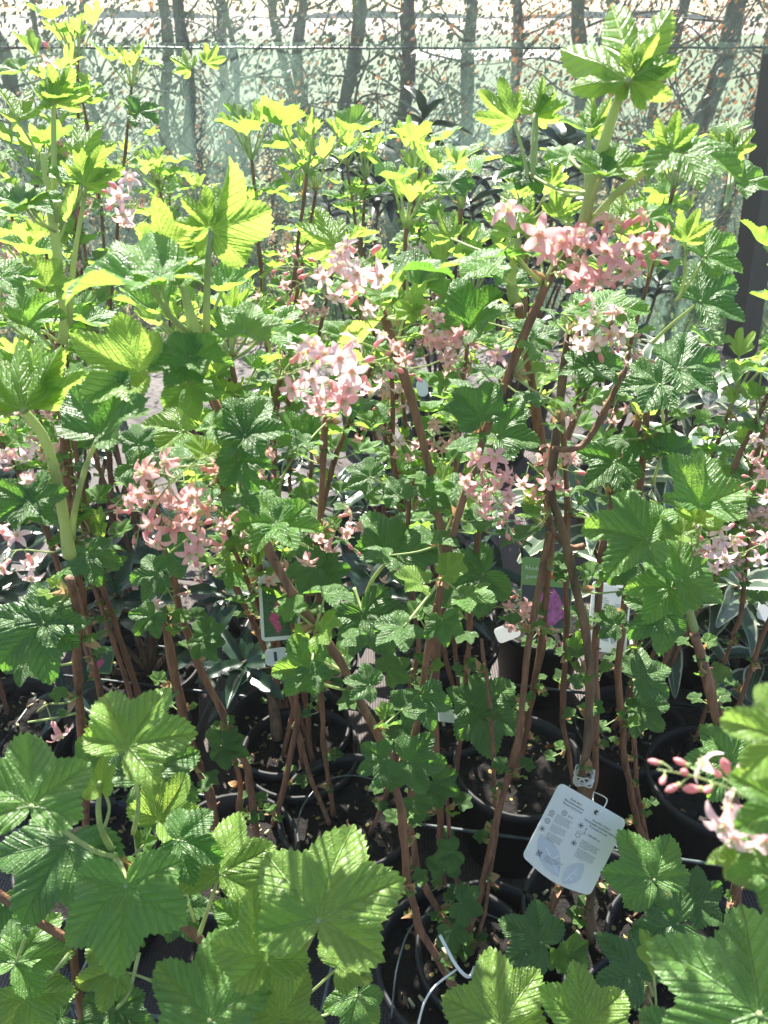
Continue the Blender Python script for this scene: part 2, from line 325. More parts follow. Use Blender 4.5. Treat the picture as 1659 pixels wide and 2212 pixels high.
# ---------------------------------------------------------------- plants
SH=[]
class Plant:
    def __init__(s,name,label,cat,loc,group): s.root=thing(name,label,cat,loc,group); s.loc=Vector(loc); s.lv=[]; s.st=None; s.sprigs=[]; s.canes=[]; SH.append(s)
    def leaf(s,P,n,tip,size,age,form,stretch=1.):
        rot=frame(n,tip).to_4x4(); S=Matrix.Diagonal((size*stretch,size,size,1)); s.lv.append((Matrix.Translation(P)@rot@S,size,age,form,rnd.randrange(99),P))
    def petiole(s,a,b,r,bow=None):
        own=s.st is None
        if own: s.st=MB()
        a=Vector(a);b=Vector(b);mid=(a+b)/2+(bow if bow is not None else Vector((rnd.uniform(-1,1),rnd.uniform(-1,1),-.6)))*(a-b).length*.10
        s.st.tube([a,mid,b],[r*1.25,r,r*.9],M['shoot'],6,4)
        if own: s.st.obj('leaf_stalk',s.root); s.st=None
    def scales(s,P,up,k=3,sz=.008):
        for i in range(k):
            a=rnd.random()*6.28; o=up.orthogonal().normalized(); o=Matrix.Rotation(a,3,up)@o; d=(up+o*rnd.uniform(.3,1.1)).normalized(); x=d.cross(up).normalized() if d.cross(up).length>.01 else o
            L=sz*rnd.uniform(.8,1.8); wd=L*.36; V=[];n=5
            for q in range(n+1):
                t=q/n; h=wd*math.sin(math.pi*(.12+.86*t)); c=P+d*L*t+o*(.25*L*t*t)
                V+= [c-x*h+o*h*-.4,c,c+x*h+o*h*-.4]
            s.st.add(V,[(a_+q*3,a_+q*3+1,a_+q*3+4,a_+q*3+3) for q in range(n) for a_ in (0,1)],M['scale'])
    def finish(s,limit=100):
        def key(l): x,y,d=proj(l[5]); return -l[1]/max(d,.1)*(1 if -120<x<1780 and -120<y<2330 and d>0 else .02)
        s.lv.sort(key=key)
        off=Matrix.Translation(-s.loc)
        for mt,size,age,form,k,P in s.lv[:limit]:
            src=LAN if form=='lance' else VAR[form]
            o=bpy.data.objects.new('leaf',src[k%len(src)]); C.objects.link(o); o.parent=s.root; o.matrix_basis=off@mt
            o.material_slots[0].link='OBJECT'; o.material_slots[0].material=M[age]
        rest=s.lv[limit:]
        if rest:
            vs=[];fs=[];ua=[];ub=[];mi=[];ms=[];n=0
            for mt,size,age,form,k,P in rest:
                if form=='lance': V,F,A,B=lance(k%4+1,.16,.3,.2)
                else: V,F,A,B=LOW[form][k%len(LOW[form])]
                q=np.array(off@mt); vs.append(V@q[:3,:3].T+q[:3,3]); fs+=[tuple(i+n for i in f) for f in F]; n+=len(V); ua.append(A);ub.append(B)
                if age not in ms: ms.append(age)
                mi+=[ms.index(age)]*len(F)
            D=leaf_mesh('foliage',(np.vstack(vs),fs,np.vstack(ua),np.vstack(ub))); D.materials.clear()
            for a in ms: D.materials.append(M[a])
            D.polygons.foreach_set('material_index',mi); o=bpy.data.objects.new('foliage',D); C.objects.link(o); o.parent=s.root; o['kind']='stuff'
def tuft(pl,P,up,n,plen,size,ages,forms,spread=1.,pr=.0012,scales=True,az0=None):
    pl.st=MB(); up=up.normalized(); az=rnd.random()*6.28 if az0 is None else az0
    o0=up.orthogonal().normalized()
    for i in range(n):
        az+=2.4+rnd.uniform(-.35,.35); f=(i+.5)/n          # f: 0 young centre .. 1 old outer
        out=Matrix.Rotation(az,3,up)@o0; ang=spread*(.18+.95*f)*rnd.uniform(.8,1.2)
        d=(up*math.cos(ang)+out*math.sin(ang)).normalized(); L=plen*rnd.uniform(.7,1.15)*(.55+.6*f) if i else plen*.5
        E=P+d*L; pl.petiole(P,E,pr*rnd.uniform(.8,1.2),up*-.6)
        b=.95-1.05*f+rnd.uniform(-.2,.2); Z=Vector((0,0,1)); oh=Vector((out.x,out.y,0)); oh=oh.normalized() if oh.length>.1 else out
        tip=(oh+Z*b).normalized(); nn=(Z-oh*b).normalized()+Vector((rnd.uniform(-.25,.25),rnd.uniform(-.25,.25),0))
        pl.leaf(E,nn,tip,size*rnd.uniform(.65,1.1)*(.6+.45*f),ages[min(len(ages)-1,int(f*len(ages)))],forms[min(len(forms)-1,int(f*len(forms)))],rnd.uniform(.88,1.1))
    if scales: pl.scales(P,up,3)
    pl.st.obj('sprig',pl.root); pl.st=None
def cane_mesh(pl,pts,rad,m,nodes=True,sides=8):
    mb=MB(); n=len(pts); r_=random.Random(len(SH)*31+n)
    P=[];Q=[]
    for i in range(n-1):
        a,b=pts[i],pts[i+1]; k=max(1,int((b-a).length/.03)); 
        for j in range(k):
            t=j/k; P.append(a.lerp(b,t)+Vector((r_.uniform(-1,1),r_.uniform(-1,1),0))*rad[i]*.22*(1 if j else .3)); Q.append((rad[i]*(1-t)+rad[i+1]*t)*(1.16 if j%2==0 else .95))
    P.append(pts[-1]);Q.append(rad[-1]); Q=[q*.72*(1.22 if r_.random()<.25 else 1) for q in Q]; mb.tube(P,Q,m,sides,3,wob=.16,rn=r_)
    if m is not M['shoot']:
        for i in range(2,len(P)-1,2): # little bud stubs
            o=Vector((r_.uniform(-1,1),r_.uniform(-1,1),.7)).normalized(); mb.tube([P[i],P[i]+o*Q[i]*2.2],[Q[i]*.5,Q[i]*.15],m,5,1)
    return mb
def pot(pl,c,r=.092,h=.185):
    mb=MB(); z=-0.; mb.lathe([(0,.002),(r*.74,.002),(r*.76,.006),(r*.95,h*.9),(r*1.0,h*.9),(r*1.03,h*.93),(r*1.03,h),(r*.98,h),(r*.95,h*.93),(r*.9,h*.8)],M['pot'],(c[0],c[1],0),44); mb.obj('pot',pl.root)
    mb=MB(); seg=40; nr=12; vs=[(c[0],c[1],h*.86)];fs=[];r_=random.Random(int(c[0]*1e4))
    for i in range(1,nr+1):
        for k in range(seg): a=2*math.pi*k/seg; q=r*.94*i/nr; vs.append((c[0]+q*math.cos(a),c[1]+q*math.sin(a),h*.86+r_.uniform(-.004,.004)))
    fs=[(0,1+k,1+(k+1)%seg) for k in range(seg)]+[(1+(i-1)*seg+k,1+i*seg+k,1+i*seg+(k+1)%seg,1+(i-1)*seg+(k+1)%seg) for i in range(1,nr) for k in range(seg)]
    mb.add(vs,fs,M['soil'])
    for q in range(40):                                   # crumbs of bark and slow-release grains
        a=r_.random()*6.28; rr=r*.85*math.sqrt(r_.random()); p=Vector((c[0]+rr*math.cos(a),c[1]+rr*math.sin(a),h*.87)); s_=r_.uniform(.002,.006); dd=Vector((r_.uniform(-1,1),r_.uniform(-1,1),r_.uniform(0,.5)))
        mb.tube([p,p+dd*s_*1.8],[s_*.5,s_*.3],M['bark2'] if q%3 else M['eye'],5,1)
    mb.obj('soil',pl.root)
HERO=[]  # polylines used to hang leaves on: (plant, [ (px,py,P) ])
def cane(pl,pix,topY,r0,r1,baseZ=.165,baseY=None,m='bark',name='cane',sprout=.0,nodes=.075,term=None,gap=(0,1)):
    """pix from the foot up, in view pixels"""
    m=M[m]; n=len(pix); by=baseY if baseY is not None else G(pix[0][0],pix[0][1],baseZ).y
    cum=[0]
    for i in range(1,n): cum.append(cum[-1]+math.dist(pix[i],pix[i-1]))
    pts=[W(x,y,by+(topY-by)*c/cum[-1]) for (x,y),c in zip(pix,cum)]
    rad=[(r0+(r1-r0)*c/cum[-1]) for c in cum]
    cane_mesh(pl,pts,rad,m).obj(name,pl.root)
    HERO.append((pl,pts)); pl.canes.append(pts)
    if sprout:
        acc=rnd.uniform(0,nodes); side=0
        for i in range(n-1):
            a,b=pts[i],pts[i+1]; L=(b-a).length; t=acc
            while t<L:
                P=a.lerp(b,t/L); x,y,d=proj(P); fz=P.z; side+=1; up=(b-a).normalized(); o=Matrix.Rotation(side*2.5+rnd.random(),3,up)@up.orthogonal().normalized(); dd=(o+up*.7).normalized()
                gz=min(1,max(0,(fz-.36)/.62)); q=rnd.random()
                if gz<.45:
                    sz=rnd.choice((.006,.009,.012,.016))*(1+gz); tuft(pl,P+o*r0*.8,dd,rnd.choice((2,3,3,4)),sz*1.3,sz,('mid','mature'),('small',),1.1,.0007)
                elif q<.95:
                    sz=(.014+.022*gz)*sprout*rnd.uniform(.7,1.2); tuft(pl,P+o*r0*.8,dd,rnd.choice((4,5,5)),sz*1.7,sz,('young','mid','mature') if gz>.6 else ('mid','mature'),('small','flat','flat'),1.1,.001)
                t+=nodes*rnd.uniform(.7,1.3)
            acc=t-L
    if term: tuft(pl,pts[-1],(pts[-1]-pts[-2]),*term)
    return pts
def nearest(px,py):
    best=None
    for pl,pts in HERO:
        for a,b in zip(pts,pts[1:]):
            for k in range(6):
                P=a.lerp(b,k/5); x,y,d=proj(P); q=(x-px)**2+(y-py)**2
                if best is None or q<best[0]: best=(q,pl,P)
    return best
def hl(px,py,size,ang,nx=0.,ny=.45,age='mid',form='flat',base=None,Y=None,back=False,st=1.,dz=.03):
    q,pl,P=nearest(*(base or (px,py))); Yq=Y if Y is not None else max(.2,P.y-dz); E=W(px,py,Yq); s=size*mpp(E)*(.88 if Yq<.42 else .95)
    ny=max(ny,.52 if Yq<.42 else .33) if not back else ny
    nz=math.sqrt(max(.02,1-nx*nx-ny*ny))*(-1 if back else 1); n=cv(nx,ny,nz); a=R(ang)
    # choose the tip so that its projection points along ang on screen
    t2=cv(math.cos(a),math.sin(a),-(nx*math.cos(a)+ny*math.sin(a))/nz).normalized()
    pl.leaf(E,n,t2,s,age,form,st)
    B=W(base[0],base[1],P.y if Y is None else (P.y+Y)/2) if base else P
    if q<150**2 or base: pl.petiole(B,E,max(.0011,s*.035))
# ---------------------------------------------------------------- flowers
def flower_mesh(name,petal,open_=1.):
    mb=MB()
    for k in range(5):
        a=2*math.pi*k/5; ca,sa=math.cos(a),math.sin(a); n=6; V=[];F=[]
        for i in range(n+1):
            t=i/n; wd=.235*math.sin(math.pi*(.14+.80*t))**.75; rr=.12+.9*t*open_; z=.14*math.sin(t*2.6)-.34*t**3+(1-open_)*t*.9+.03*math.sin(k*2.1)
            for j in (-1,0,1): V.append((rr*ca-j*wd*sa,rr*sa+j*wd*ca,z+.05*abs(j)))
        mb.add(V,[(i*3+j,i*3+j+3,i*3+j+4,i*3+j+1) for i in range(n) for j in (0,1)],petal)
        a+=.63; ca,sa=math.cos(a),math.sin(a); V=[]
        for i in range(4):
            t=i/3; wd=.10*math.sin(math.pi*(.25+.65*t)); rr=.13+.10*t
            for j in (-1,1): V.append((rr*ca-j*wd*sa,rr*sa+j*wd*ca,.05+.34*t))
        mb.add(V,[(i*2,i*2+2,i*2+3,i*2+1) for i in range(3)],M['eye'])
        mb.tube([(.05*ca,.05*sa,0),(.09*ca,.09*sa,.34)],[.018,.035],M['eye'],5,1)
    mb.lathe([(.15,.04),(.19,-.08),(.16,-.35),(.13,-.5),(.17,-.62),(.16,-.78),(.07,-.88),(.0,-.9)],M['tube'],(0,0,0),10)
    return mb.mesh(name)
def bud_mesh():
    mb=MB(); mb.lathe([(0,.55),(.08,.5),(.19,.3),(.22,.1),(.17,-.1),(.13,-.22)],M['bud'],(0,0,0),10); mb.lathe([(.13,-.22),(.15,-.34),(.13,-.46),(.03,-.55)],M['shoot'],(0,0,0),10); return mb.mesh('bud')
FL=[flower_mesh('flower',M['petal']),flower_mesh('flower',M['petalpale']),flower_mesh('flower',M['petal'],.75)]; BUD=bud_mesh()
def raceme(pl,P0,P1,nf,nb,star,pale=0,face=None,sag=.12,anchor=None):
    ax=P1-P0; L=ax.length; mid=(P0+P1)/2+Vector((0,0,L*sag*1.6)); st=MB()
    path=[]
    if anchor is not None: path=[anchor,anchor.lerp(P0,.5)+Vector((0,0,-.004))]
    def at(t): return P0*(1-t)**2+mid*2*t*(1-t)+P1*t*t
    pr=star*.055; st.tube(path+[at(k/5) for k in range(6)],[pr*1.3]*len(path)+[pr*(1.2-.12*k) for k in range(6)],M['shoot'],6,2)
    N=nf+nb; items=[]; u=ax.normalized(); o0=u.orthogonal().normalized(); view=(CAM-P0).normalized()
    for i in range(N):
        t=(i+.3)/N; p=at(t); az=i*2.4+rnd.uniform(-.4,.4); o=Matrix.Rotation(az,3,u)@o0
        isb=i>=nf; sc_=star*(1 if not isb else .95-.45*(i-nf)/max(1,nb)); ped=star*(1.25 if not isb else .8)*(1-.4*t)
        d=(o+u*.35+view*.35+Vector((0,0,-.15))).normalized(); q=p+d*ped
        st.tube([p,p.lerp(q,.5)+Vector((0,0,.1*ped)),q],[pr*.6]*3,M['shoot'],5,2)
        f=(d*.7+view*.8*rnd.uniform(.2,1.2)+(face or Vector((0,0,0)))).normalized() if not isb else (d*.6+u*.6).normalized()
        f=(f+Vector((rnd.uniform(-.4,.4),0,rnd.uniform(-.6,.2)))).normalized(); items.append((isb,q+f*sc_*(.85 if not isb else .5),f,sc_))
    cl=st.obj('flower_cluster',pl.root)
    for isb,p,f,s_ in items:
        o=bpy.data.objects.new('flower_bud' if isb else 'flower',BUD if isb else (FL[1] if pale and rnd.random()<.8 else FL[rnd.choice((0,0,2))])); C.objects.link(o); o.parent=cl
        rot=f.to_track_quat('Z','Y').to_matrix().to_4x4()@Matrix.Rotation(rnd.random()*6,4,'Z')
        o.matrix_basis=Matrix.Translation(p-pl.loc)@rot@Matrix.Scale(s_*rnd.uniform(.85,1.1),4)
def fc(x0,y0,x1,y1,nf,nb,star,pale=0,Y=None,dy=0.,dz=.05,anchor=True):
    q,pl,P=nearest(x0,y0); Yq=Y if Y is not None else max(.2,P.y-dz); A=W(x0,y0,Yq); B=W(x0+(x1-x0)*1.25,y0+(y1-y0)*1.25,Yq+dy)
    raceme(pl,A,B,nf,nb,star*.76*mpp(A),pale,anchor=P if anchor and q<140**2 else None)
# ================================================================ THE SETTING
def sheet(name,x0,x1,y0,y1,z,m,nx=1,ny=1,amp=0.):
    mb=MB(); r_=random.Random(3); V=[];F=[]
    for j in range(ny+1):
        for i in range(nx+1): V.append((x0+(x1-x0)*i/nx,y0+(y1-y0)*j/ny,z+(r_.uniform(-amp,amp) if amp else 0)))
    F=[(j*(nx+1)+i,j*(nx+1)+i+1,(j+1)*(nx+1)+i+1,(j+1)*(nx+1)+i) for j in range(ny) for i in range(nx)]
    mb.add(V,F,m); return struct(name,mb,True)
sheet('ground',-3000,3000,-40,3000,-.02,ground('meadow_grass',(.04,.07,.02),(.09,.14,.045),6,(.06,.10,.03)))
sheet('field',-3000,3000,75,2900,-.004,ground('ploughed_field',(.22,.16,.12),(.34,.27,.21),1.5))
sheet('gravel_path',.5,7,30,40,-.01,ground('pale_gravel',(.55,.53,.48),(.75,.72,.66),8))
sheet('nursery_ground',-4,4,-3,3.18,0,M['fabric'],80,60,.004)
# verge of litter and grass behind the fence
sheet('verge',-8,8,3.18,9,-.008,ground('leaf_litter',(.10,.11,.03),(.30,.22,.09),14,(.12,.2,.04)),60,30,.015)
# distant tree line, one long low wood
mb=MB(); r_=random.Random(5); V=[];F=[];n=260
for i in range(n+1):
    x=-900+1800*i/n; h=5+4*math.sin(i*.11)+r_.uniform(0,3.5); V+=[(x,1500,0),(x,1503,h),(x,1540,h*.8),(x,1560,0)]
F=[(i*4+k,i*4+k+4,i*4+k+5,i*4+k+1) for i in range(n) for k in range(3)]
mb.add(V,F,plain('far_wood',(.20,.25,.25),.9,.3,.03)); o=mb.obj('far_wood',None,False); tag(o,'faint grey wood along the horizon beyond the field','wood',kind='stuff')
# grass
mb=MB(); V=[];F=[]; r_=random.Random(9)
for i in range(9000):
    y=3.3+5*r_.random()**1.5; x=r_.uniform(-1,1)*(1.2+y*.62); h=r_.uniform(.05,.24); a=r_.random()*3.14; wd=.004; lx,ly=r_.uniform(-.08,.08),r_.uniform(-.08,.08); k=len(V)
    V+=[(x-wd*math.cos(a),y-wd*math.sin(a),-.01),(x+wd*math.cos(a),y+wd*math.sin(a),-.01),(x+lx*.5+wd*.7,y+ly*.5,h*.6),(x+lx,y+ly,h)]; F+=[(k,k+1,k+2),(k,k+2,k+3)]
mb.add(V,F,M['grassm']); o=mb.obj('grass'); tag(o,'rough grass growing along the verge behind the netted fence','grass',kind='stuff')
# ---------------------------------------------------------------- fence
FY=3.2
f=thing('netted_fence','chain link fence hung with pale green shade netting behind the shrubs','fence',(0,FY,0))
mb=MB(); pit=.062; V=[]; n=int(5.4/pit); H=1.75
for i in range(n):
    x=-2.7+i*pit; k=int(H/pit); pts=[]
    for j in range(k+1):
        s=(1 if (j%2) else -1)*.5*pit; pts.append(Vector((x+s*1.03,FY+(.003 if j%2 else -.003),.02+j*pit*.95)))
    mb.tube(pts,.0013,M['fence'],3,1)
mb.obj('chain_link',f)
mb=MB(); pts=[]; 
for i in range(60): x=-2.7+5.4*i/59; pts.append((x,FY-.015,1.067-.006*math.sin(math.pi*i/59)+.001*math.sin(i*1.9)))
mb.tube(pts,.0042,M['blackwire'],6,1)
for i in range(180): x=-2.7+5.4*i/180; mb.tube([(x,FY-.015,1.06),(x+.003,FY-.018,1.075)],.0028,M['blackwire'],4,1)
mb.obj('cable',f)
mb=MB(); V=[];nx,nz=150,26
for j in range(nz+1):
    for i in range(nx+1):
        x=-2.7+5.4*i/nx; z=.02+1.06*j/nz; V.append((x,FY-.03-.018*math.sin(x*7+.6*math.sin(z*3))-.010*math.sin(x*23+z*2)-.02*abs(math.sin(z*3)),z))
mb.add(V,[(j*(nx+1)+i,j*(nx+1)+i+1,(j+1)*(nx+1)+i+1,(j+1)*(nx+1)+i) for j in range(nz) for i in range(nx)],M['net']); mb.obj('netting',f)
mb=MB(); V=[]
for j in range(13):
    for i in range(nx+1): x=-2.7+5.4*i/nx; z=1.085+.68*j/12; V.append((x,FY+.02+.012*math.sin(x*9+z*4),z))
mb.add(V,[(j*(nx+1)+i,j*(nx+1)+i+1,(j+1)*(nx+1)+i+1,(j+1)*(nx+1)+i) for j in range(12) for i in range(nx)],M['net2']); mb.obj('upper_netting',f)
# leaning dark post at the right
b0=G(1592,800,0); t0=W(1668,270,b0.y+.10); d=(t0-b0)*1.25
pp=thing('leaning_post','dark timber post leaning beside the netting at the right edge','post',b0)
mb=MB(); rot=d.to_track_quat('Z','Y').to_matrix().to_4x4(); mb.box((0,0,d.length/2-.05),(.085,.085,d.length+.1),M['post'],Matrix.Translation(b0)@rot); mb.obj('post',pp,False)
mb=MB(); mb.box((b0.x+.03,b0.y-.03,.03),(.34,.16,.06),M['post']); mb.obj('foot_board',pp,False)
# ---------------------------------------------------------------- trees behind the fence
TR=[(45,4.3,.13,-.05,'thick dark trunk at the far left, green netting in front'),(128,5.6,.05,.06,'thin left-hand trunk, second from the picture edge'),(235,5.2,.055,-.03,'slim trunk behind the tallest left sprig'),
(372,5.0,.085,.05,'medium trunk leaning right, first of a close pair'),(408,4.5,.09,.0,'medium trunk, second of a close pair'),(484,5.4,.075,.02,'pale slender trunk between a pair and a thin dark stem'),(512,4.4,.045,0,'thin dark straight trunk left of centre'),
(632,5.0,.07,-.01,'pale greenish trunk left in the middle pair'),(668,5.0,.08,.02,'pale greenish trunk right in the middle pair'),(768,4.3,.10,0,'dark trunk just left of centre'),(865,4.7,.13,.01,'broad grey trunk near the centre'),
(985,4.8,.10,.03,'trunk with crossing twigs right of centre'),(1092,4.9,.085,.02,'straight grey trunk above the middle currants'),(1246,4.4,.11,-.02,'dark trunk behind the evergreen top'),(1292,4.8,.08,.04,'trunk hidden partly behind the tallest currant shoot'),
(1418,4.7,.085,.0,'trunk with clinging brown leaves'),(1502,4.4,.13,.05,'thick crooked trunk near the leaning post'),(1610,5.2,.10,-.04,'trunk at the far right with russet leaves')]
for q,(px,Y,wd,lean,desc) in enumerate(TR):
    r_=random.Random(200+q); b=W(px,300,Y); b.z=-.01; t=thing('tree',desc,'tree',b,'trees behind the netted fence'); r=wd*.38
    mb=MB(); zs=(0,.2,.4,.6,.8,1.,1.2,1.45,1.8,2.3,3.4); ww=.03+.03*r_.random(); pts=[b+Vector((lean*z*.5+ww*math.sin(z*3.3+q)+.02*math.sin(z*8+q*2),.03*math.sin(z*1.7+q),z)) for z in zs]; rad=[r*k_ for k_ in (1.3,1.0,.85,.95,.8,.9,.78,.8,.7,.5,.25)]; rad=[x*r_.uniform(.85,1.15) for x in rad]
    mb.tube(pts,rad,M['trunk'],12,4,wob=.3,rn=r_); mb.obj('trunk',t)
    mb=MB(); lf=MB(); LV=[];LF=[]
    right=px>1000
    for k in range(26):
        z=r_.uniform(.15,1.5) if k<21 else r_.uniform(1.6,3.2); a=r_.random()*6.28; p=b+Vector((lean*z*.5,0,z)); L=r_.uniform(.25,.7); dr=Vector((math.cos(a),math.sin(a)*.7,r_.uniform(.2,.9))); 
        path=[p]; 
        for s_ in range(5): dr=(dr+Vector((r_.uniform(-.5,.5),r_.uniform(-.5,.5),r_.uniform(-.3,.4)))).normalized(); path.append(path[-1]+dr*L/5)
        mb.tube(path,[.007,.006,.005,.004,.003,.0015],M['trunk'],5,2)
        for s_ in range(15 if right else 11):
            if r_.random()<.15: continue
            p2=path[r_.randrange(1,6)]+Vector((r_.uniform(-.05,.05),r_.uniform(-.05,.05),r_.uniform(-.06,.03))); n=Vector((r_.uniform(-1,1),r_.uniform(-1,1),r_.uniform(-.6,1))).normalized(); u=n.orthogonal().normalized(); v=n.cross(u); s2=r_.uniform(.007,.019); kk=len(LV)
            LV+=[p2-u*s2,p2-u*.3*s2+v*s2*.55+n*s2*.2,p2+u*s2+n*s2*.3,p2-v*s2*.55+n*s2*.15]; LF+=[(kk,kk+1,kk+2),(kk,kk+2,kk+3)]
    mb.obj('branches',t); lf.add(LV,LF,M['dry'] if (right or r_.random()<.25) else M['grassm']); lf.obj('leaves',t,False)
# brambly undergrowth at the fence foot
mb=MB(); V=[[],[]];F=[[],[]]; r_=random.Random(77)
for i in range(36000):
    x=r_.uniform(-3,3); y=r_.uniform(3.5,5.2); z=r_.uniform(0,1.25) if i%3 else abs(r_.gauss(0,.4)); 
    if z>1.3: continue
    k_=1 if r_.random()<(.38 if x>.5 else .10) else 0
    p=Vector((x,y,z)); n=Vector((r_.uniform(-1,1),r_.uniform(-1,1),r_.uniform(-.3,1))).normalized(); u=n.orthogonal().normalized(); v=n.cross(u); s=r_.uniform(.006,.019); k=len(V[k_])
    V[k_]+=[p-u*s,p+v*s*.6,p+u*s+n*s*.4,p-v*s*.6]; F[k_]+=[(k,k+1,k+2),(k,k+2,k+3)]
mb.add(V[0],F[0],plain('bramble_leaf',(.07,.115,.055),.5,.5,9,0,col2=(.04,.05,.03),trans=.15)); mb.add(V[1],F[1],M['dry'])
for i in range(900):
    x=r_.uniform(-3,3); y=r_.uniform(3.5,5); p=Vector((x,y,0)); path=[p]; dr=Vector((r_.uniform(-.5,.5),0,1))
    for s_ in range(6): dr=(dr+Vector((r_.uniform(-.5,.5),r_.uniform(-.3,.3),r_.uniform(-.35,.1)))).normalized(); path.append(path[-1]+dr*r_.uniform(.08,.22))
    mb.tube(path,.0025,M['trunk'],4,2)
o=mb.obj('undergrowth',None,False); tag(o,'tangle of brambles, twigs and dry leaves behind the netting','undergrowth',kind='stuff')
# ================================================================ CURRANT SHRUBS IN FRONT
GRP='potted pink-flowered currants standing in wire racks'
def currant(label,c,r=.092,h=.185,group=GRP,withpot=True):
    pl=Plant('currant_shrub',label,'shrub',(c[0],c[1],0),group)
    if withpot: pot(pl,c,r,h)
    return pl
def PG(px,py,z=.17): g=G(px,py,z); return (g.x,g.y)
# --- left tall plant (pot hidden under the lower left leaves)
S1=currant('currant on the left with two thick green shoots rising from red-brown bud scales',PG(190,1860))
cane(S1,[(190,1880),(178,1600),(166,1430),(168,1350),(150,1250)],.50,.0065,.0048,sprout=.5,nodes=.09)
cane(S1,[(150,1200),(140,1140),(118,1020),(92,940),(50,885)],.47,.0052,.0036,baseY=.50,m='shoot',name='green_shoot')
cane(S1,[(157,1165),(160,1110),(185,1010),(216,938)],.47,.0028,.0018,baseY=.50,m='shoot',name='green_shoot')
S2=currant('tall currant at the left edge with pale fan leaves opening at its tip',PG(250,1640))
cane(S2,[(235,1600),(170,1250),(140,1000),(126,740)],.66,.006,.0045,sprout=.7)
cane(S2,[(136,740),(138,660),(122,540),(105,420),(92,330)],.66,.0046,.0028,baseY=.66,m='shoot',name='green_shoot')
cane(S2,[(150,700),(160,560),(184,420)],.66,.003,.002,baseY=.66,m='shoot',name='green_shoot')
cane(S2,[(120,480),(116,330),(116,222)],.68,.0035,.0022,baseY=.66,m='shoot',name='green_shoot')
S3=currant('currant with the long diagonal cane sweeping from lower centre up to the left',PG(985,2085),.095)
cane(S3,[(1015,2185),(960,2095),(905,2005),(878,1890),(868,1750),(838,1630),(790,1540),(730,1420),(650,1310),(590,1210),(560,1130),(530,1060),(500,960),(462,860)],.50,.0056,.0038,sprout=.9,nodes=.07)
cane(S3,[(440,790),(425,730),(405,660),(390,590)],.50,.005,.003,baseY=.50,m='shoot',name='green_shoot')
cane(S3,[(446,725),(448,600),(455,500)],.50,.0032,.0022,baseY=.50,m='shoot',name='green_shoot')
cane(S3,[(1020,2045),(975,2010),(925,1930),(905,1890),(885,1780),(895,1600),(930,1380),(960,1230),(1000,1080),(1050,930),(1090,830),(1150,680),(1210,560)],.56,.0050,.0032,sprout=1.,nodes=.07)
cane(S3,[(1020,2050),(1000,1960),(975,1850),(962,1680)],.62,.0038,.0028,sprout=.4)
S4=currant('currant whose straight thin canes cross low down behind the hanging white label',PG(1060,2065),.09)
cane(S4,[(1005,2040),(1040,1920),(1075,1760),(1120,1600),(1140,1400),(1160,1290),(1186,1150)],.68,.0052,.0042,sprout=.5)
cane(S4,[(1020,2060),(1045,1980),(1072,1800),(1066,1640),(1060,1540),(1040,1380)],.72,.0035,.0028,sprout=.45)
cane(S4,[(960,1930),(935,1500),(960,1180),(935,1040),(900,900),(860,770),(824,665)],.62,.006,.0042,sprout=.9)
S5=currant('central currant with the thickest old forked cane tied with white string',PG(1290,1985),.094)
cane(S5,[(1278,2035),(1272,1850),(1258,1700),(1272,1590),(1275,1480),(1262,1340),(1228,1200),(1190,1060),(1200,950),(1215,820),(1228,720)],.68,.0072,.0044,m='bark2',sprout=.7)
cane(S5,[(1180,1985),(1230,1860),(1282,1690),(1286,1560),(1285,1400),(1300,1190),(1340,1020),(1372,930),(1402,835)],.72,.0062,.005,sprout=.8)
cane(S5,[(1240,1690),(1215,1560),(1222,1400),(1226,1100),(1214,900)],.80,.005,.0038,baseY=.80,sprout=.5)
cane(S5,[(1195,970),(1255,965),(1300,900),(1352,790)],.66,.0035,.003,baseY=.64)
cane(S5,[(1262,1180),(1225,1180),(1178,1130)],.66,.0042,.003,baseY=.66)
S6=currant('currant carrying the long upright fan-tipped shoot that tops the picture at right',PG(1470,2060),.09)
cane(S6,[(1405,1830),(1380,1790),(1350,1650),(1335,1450),(1350,1290),(1385,1020),(1400,840)],.68,.0055,.004,sprout=.7)
cane(S6,[(1400,1830),(1375,1700),(1368,1500),(1375,1300)],.76,.0042,.0035,sprout=.5)
cane(S6,[(1590,2000),(1592,1860),(1585,1720),(1560,1600),(1500,1370)],.58,.0065,.005,baseY=.56,sprout=.8)
cane(S6,[(1500,1360),(1475,1250),(1500,1110)],.58,.005,.0026,baseY=.58,m='shoot',name='green_shoot')
S7=currant('currant rising behind the pink cluster, its flower trusses and shoot at upper right',PG(1120,1660),.098)
cane(S7,[(1115,1680),(1170,1400),(1190,1150),(1160,900),(1130,720),(1120,660)],.70,.006,.0048,sprout=.9)
cane(S7,[(1240,560),(1262,470),(1300,330),(1330,230),(1357,172)],.52,.0044,.0034,baseY=.56,m='shoot',name='green_shoot')
cane(S7,[(1270,490),(1330,420),(1400,365),(1450,325)],.52,.0035,.0022,baseY=.55,m='shoot',name='green_shoot')
cane(S7,[(1268,485),(1280,430),(1300,378)],.52,.0026,.0018,baseY=.55,m='shoot',name='green_shoot')
cane(S7,[(1110,650),(1105,600),(1120,520)],.58,.005,.003,baseY=.60,m='shoot',name='green_shoot')
cane(S7,[(985,1680),(1000,1560),(1015,1350),(1030,1180),(1065,960)],.72,.0045,.0035,sprout=.7)
cane(S7,[(1220,560),(1255,500)],.56,.005,.006,baseY=.56,name='cane')
S8=currant('currant left of centre with straight canes rising from a soil-filled pot',PG(750,1760),.098)
cane(S8,[(720,1760),(698,1600),(690,1400),(690,1250),(694,1080),(704,900)],.72,.0046,.004,sprout=.7)
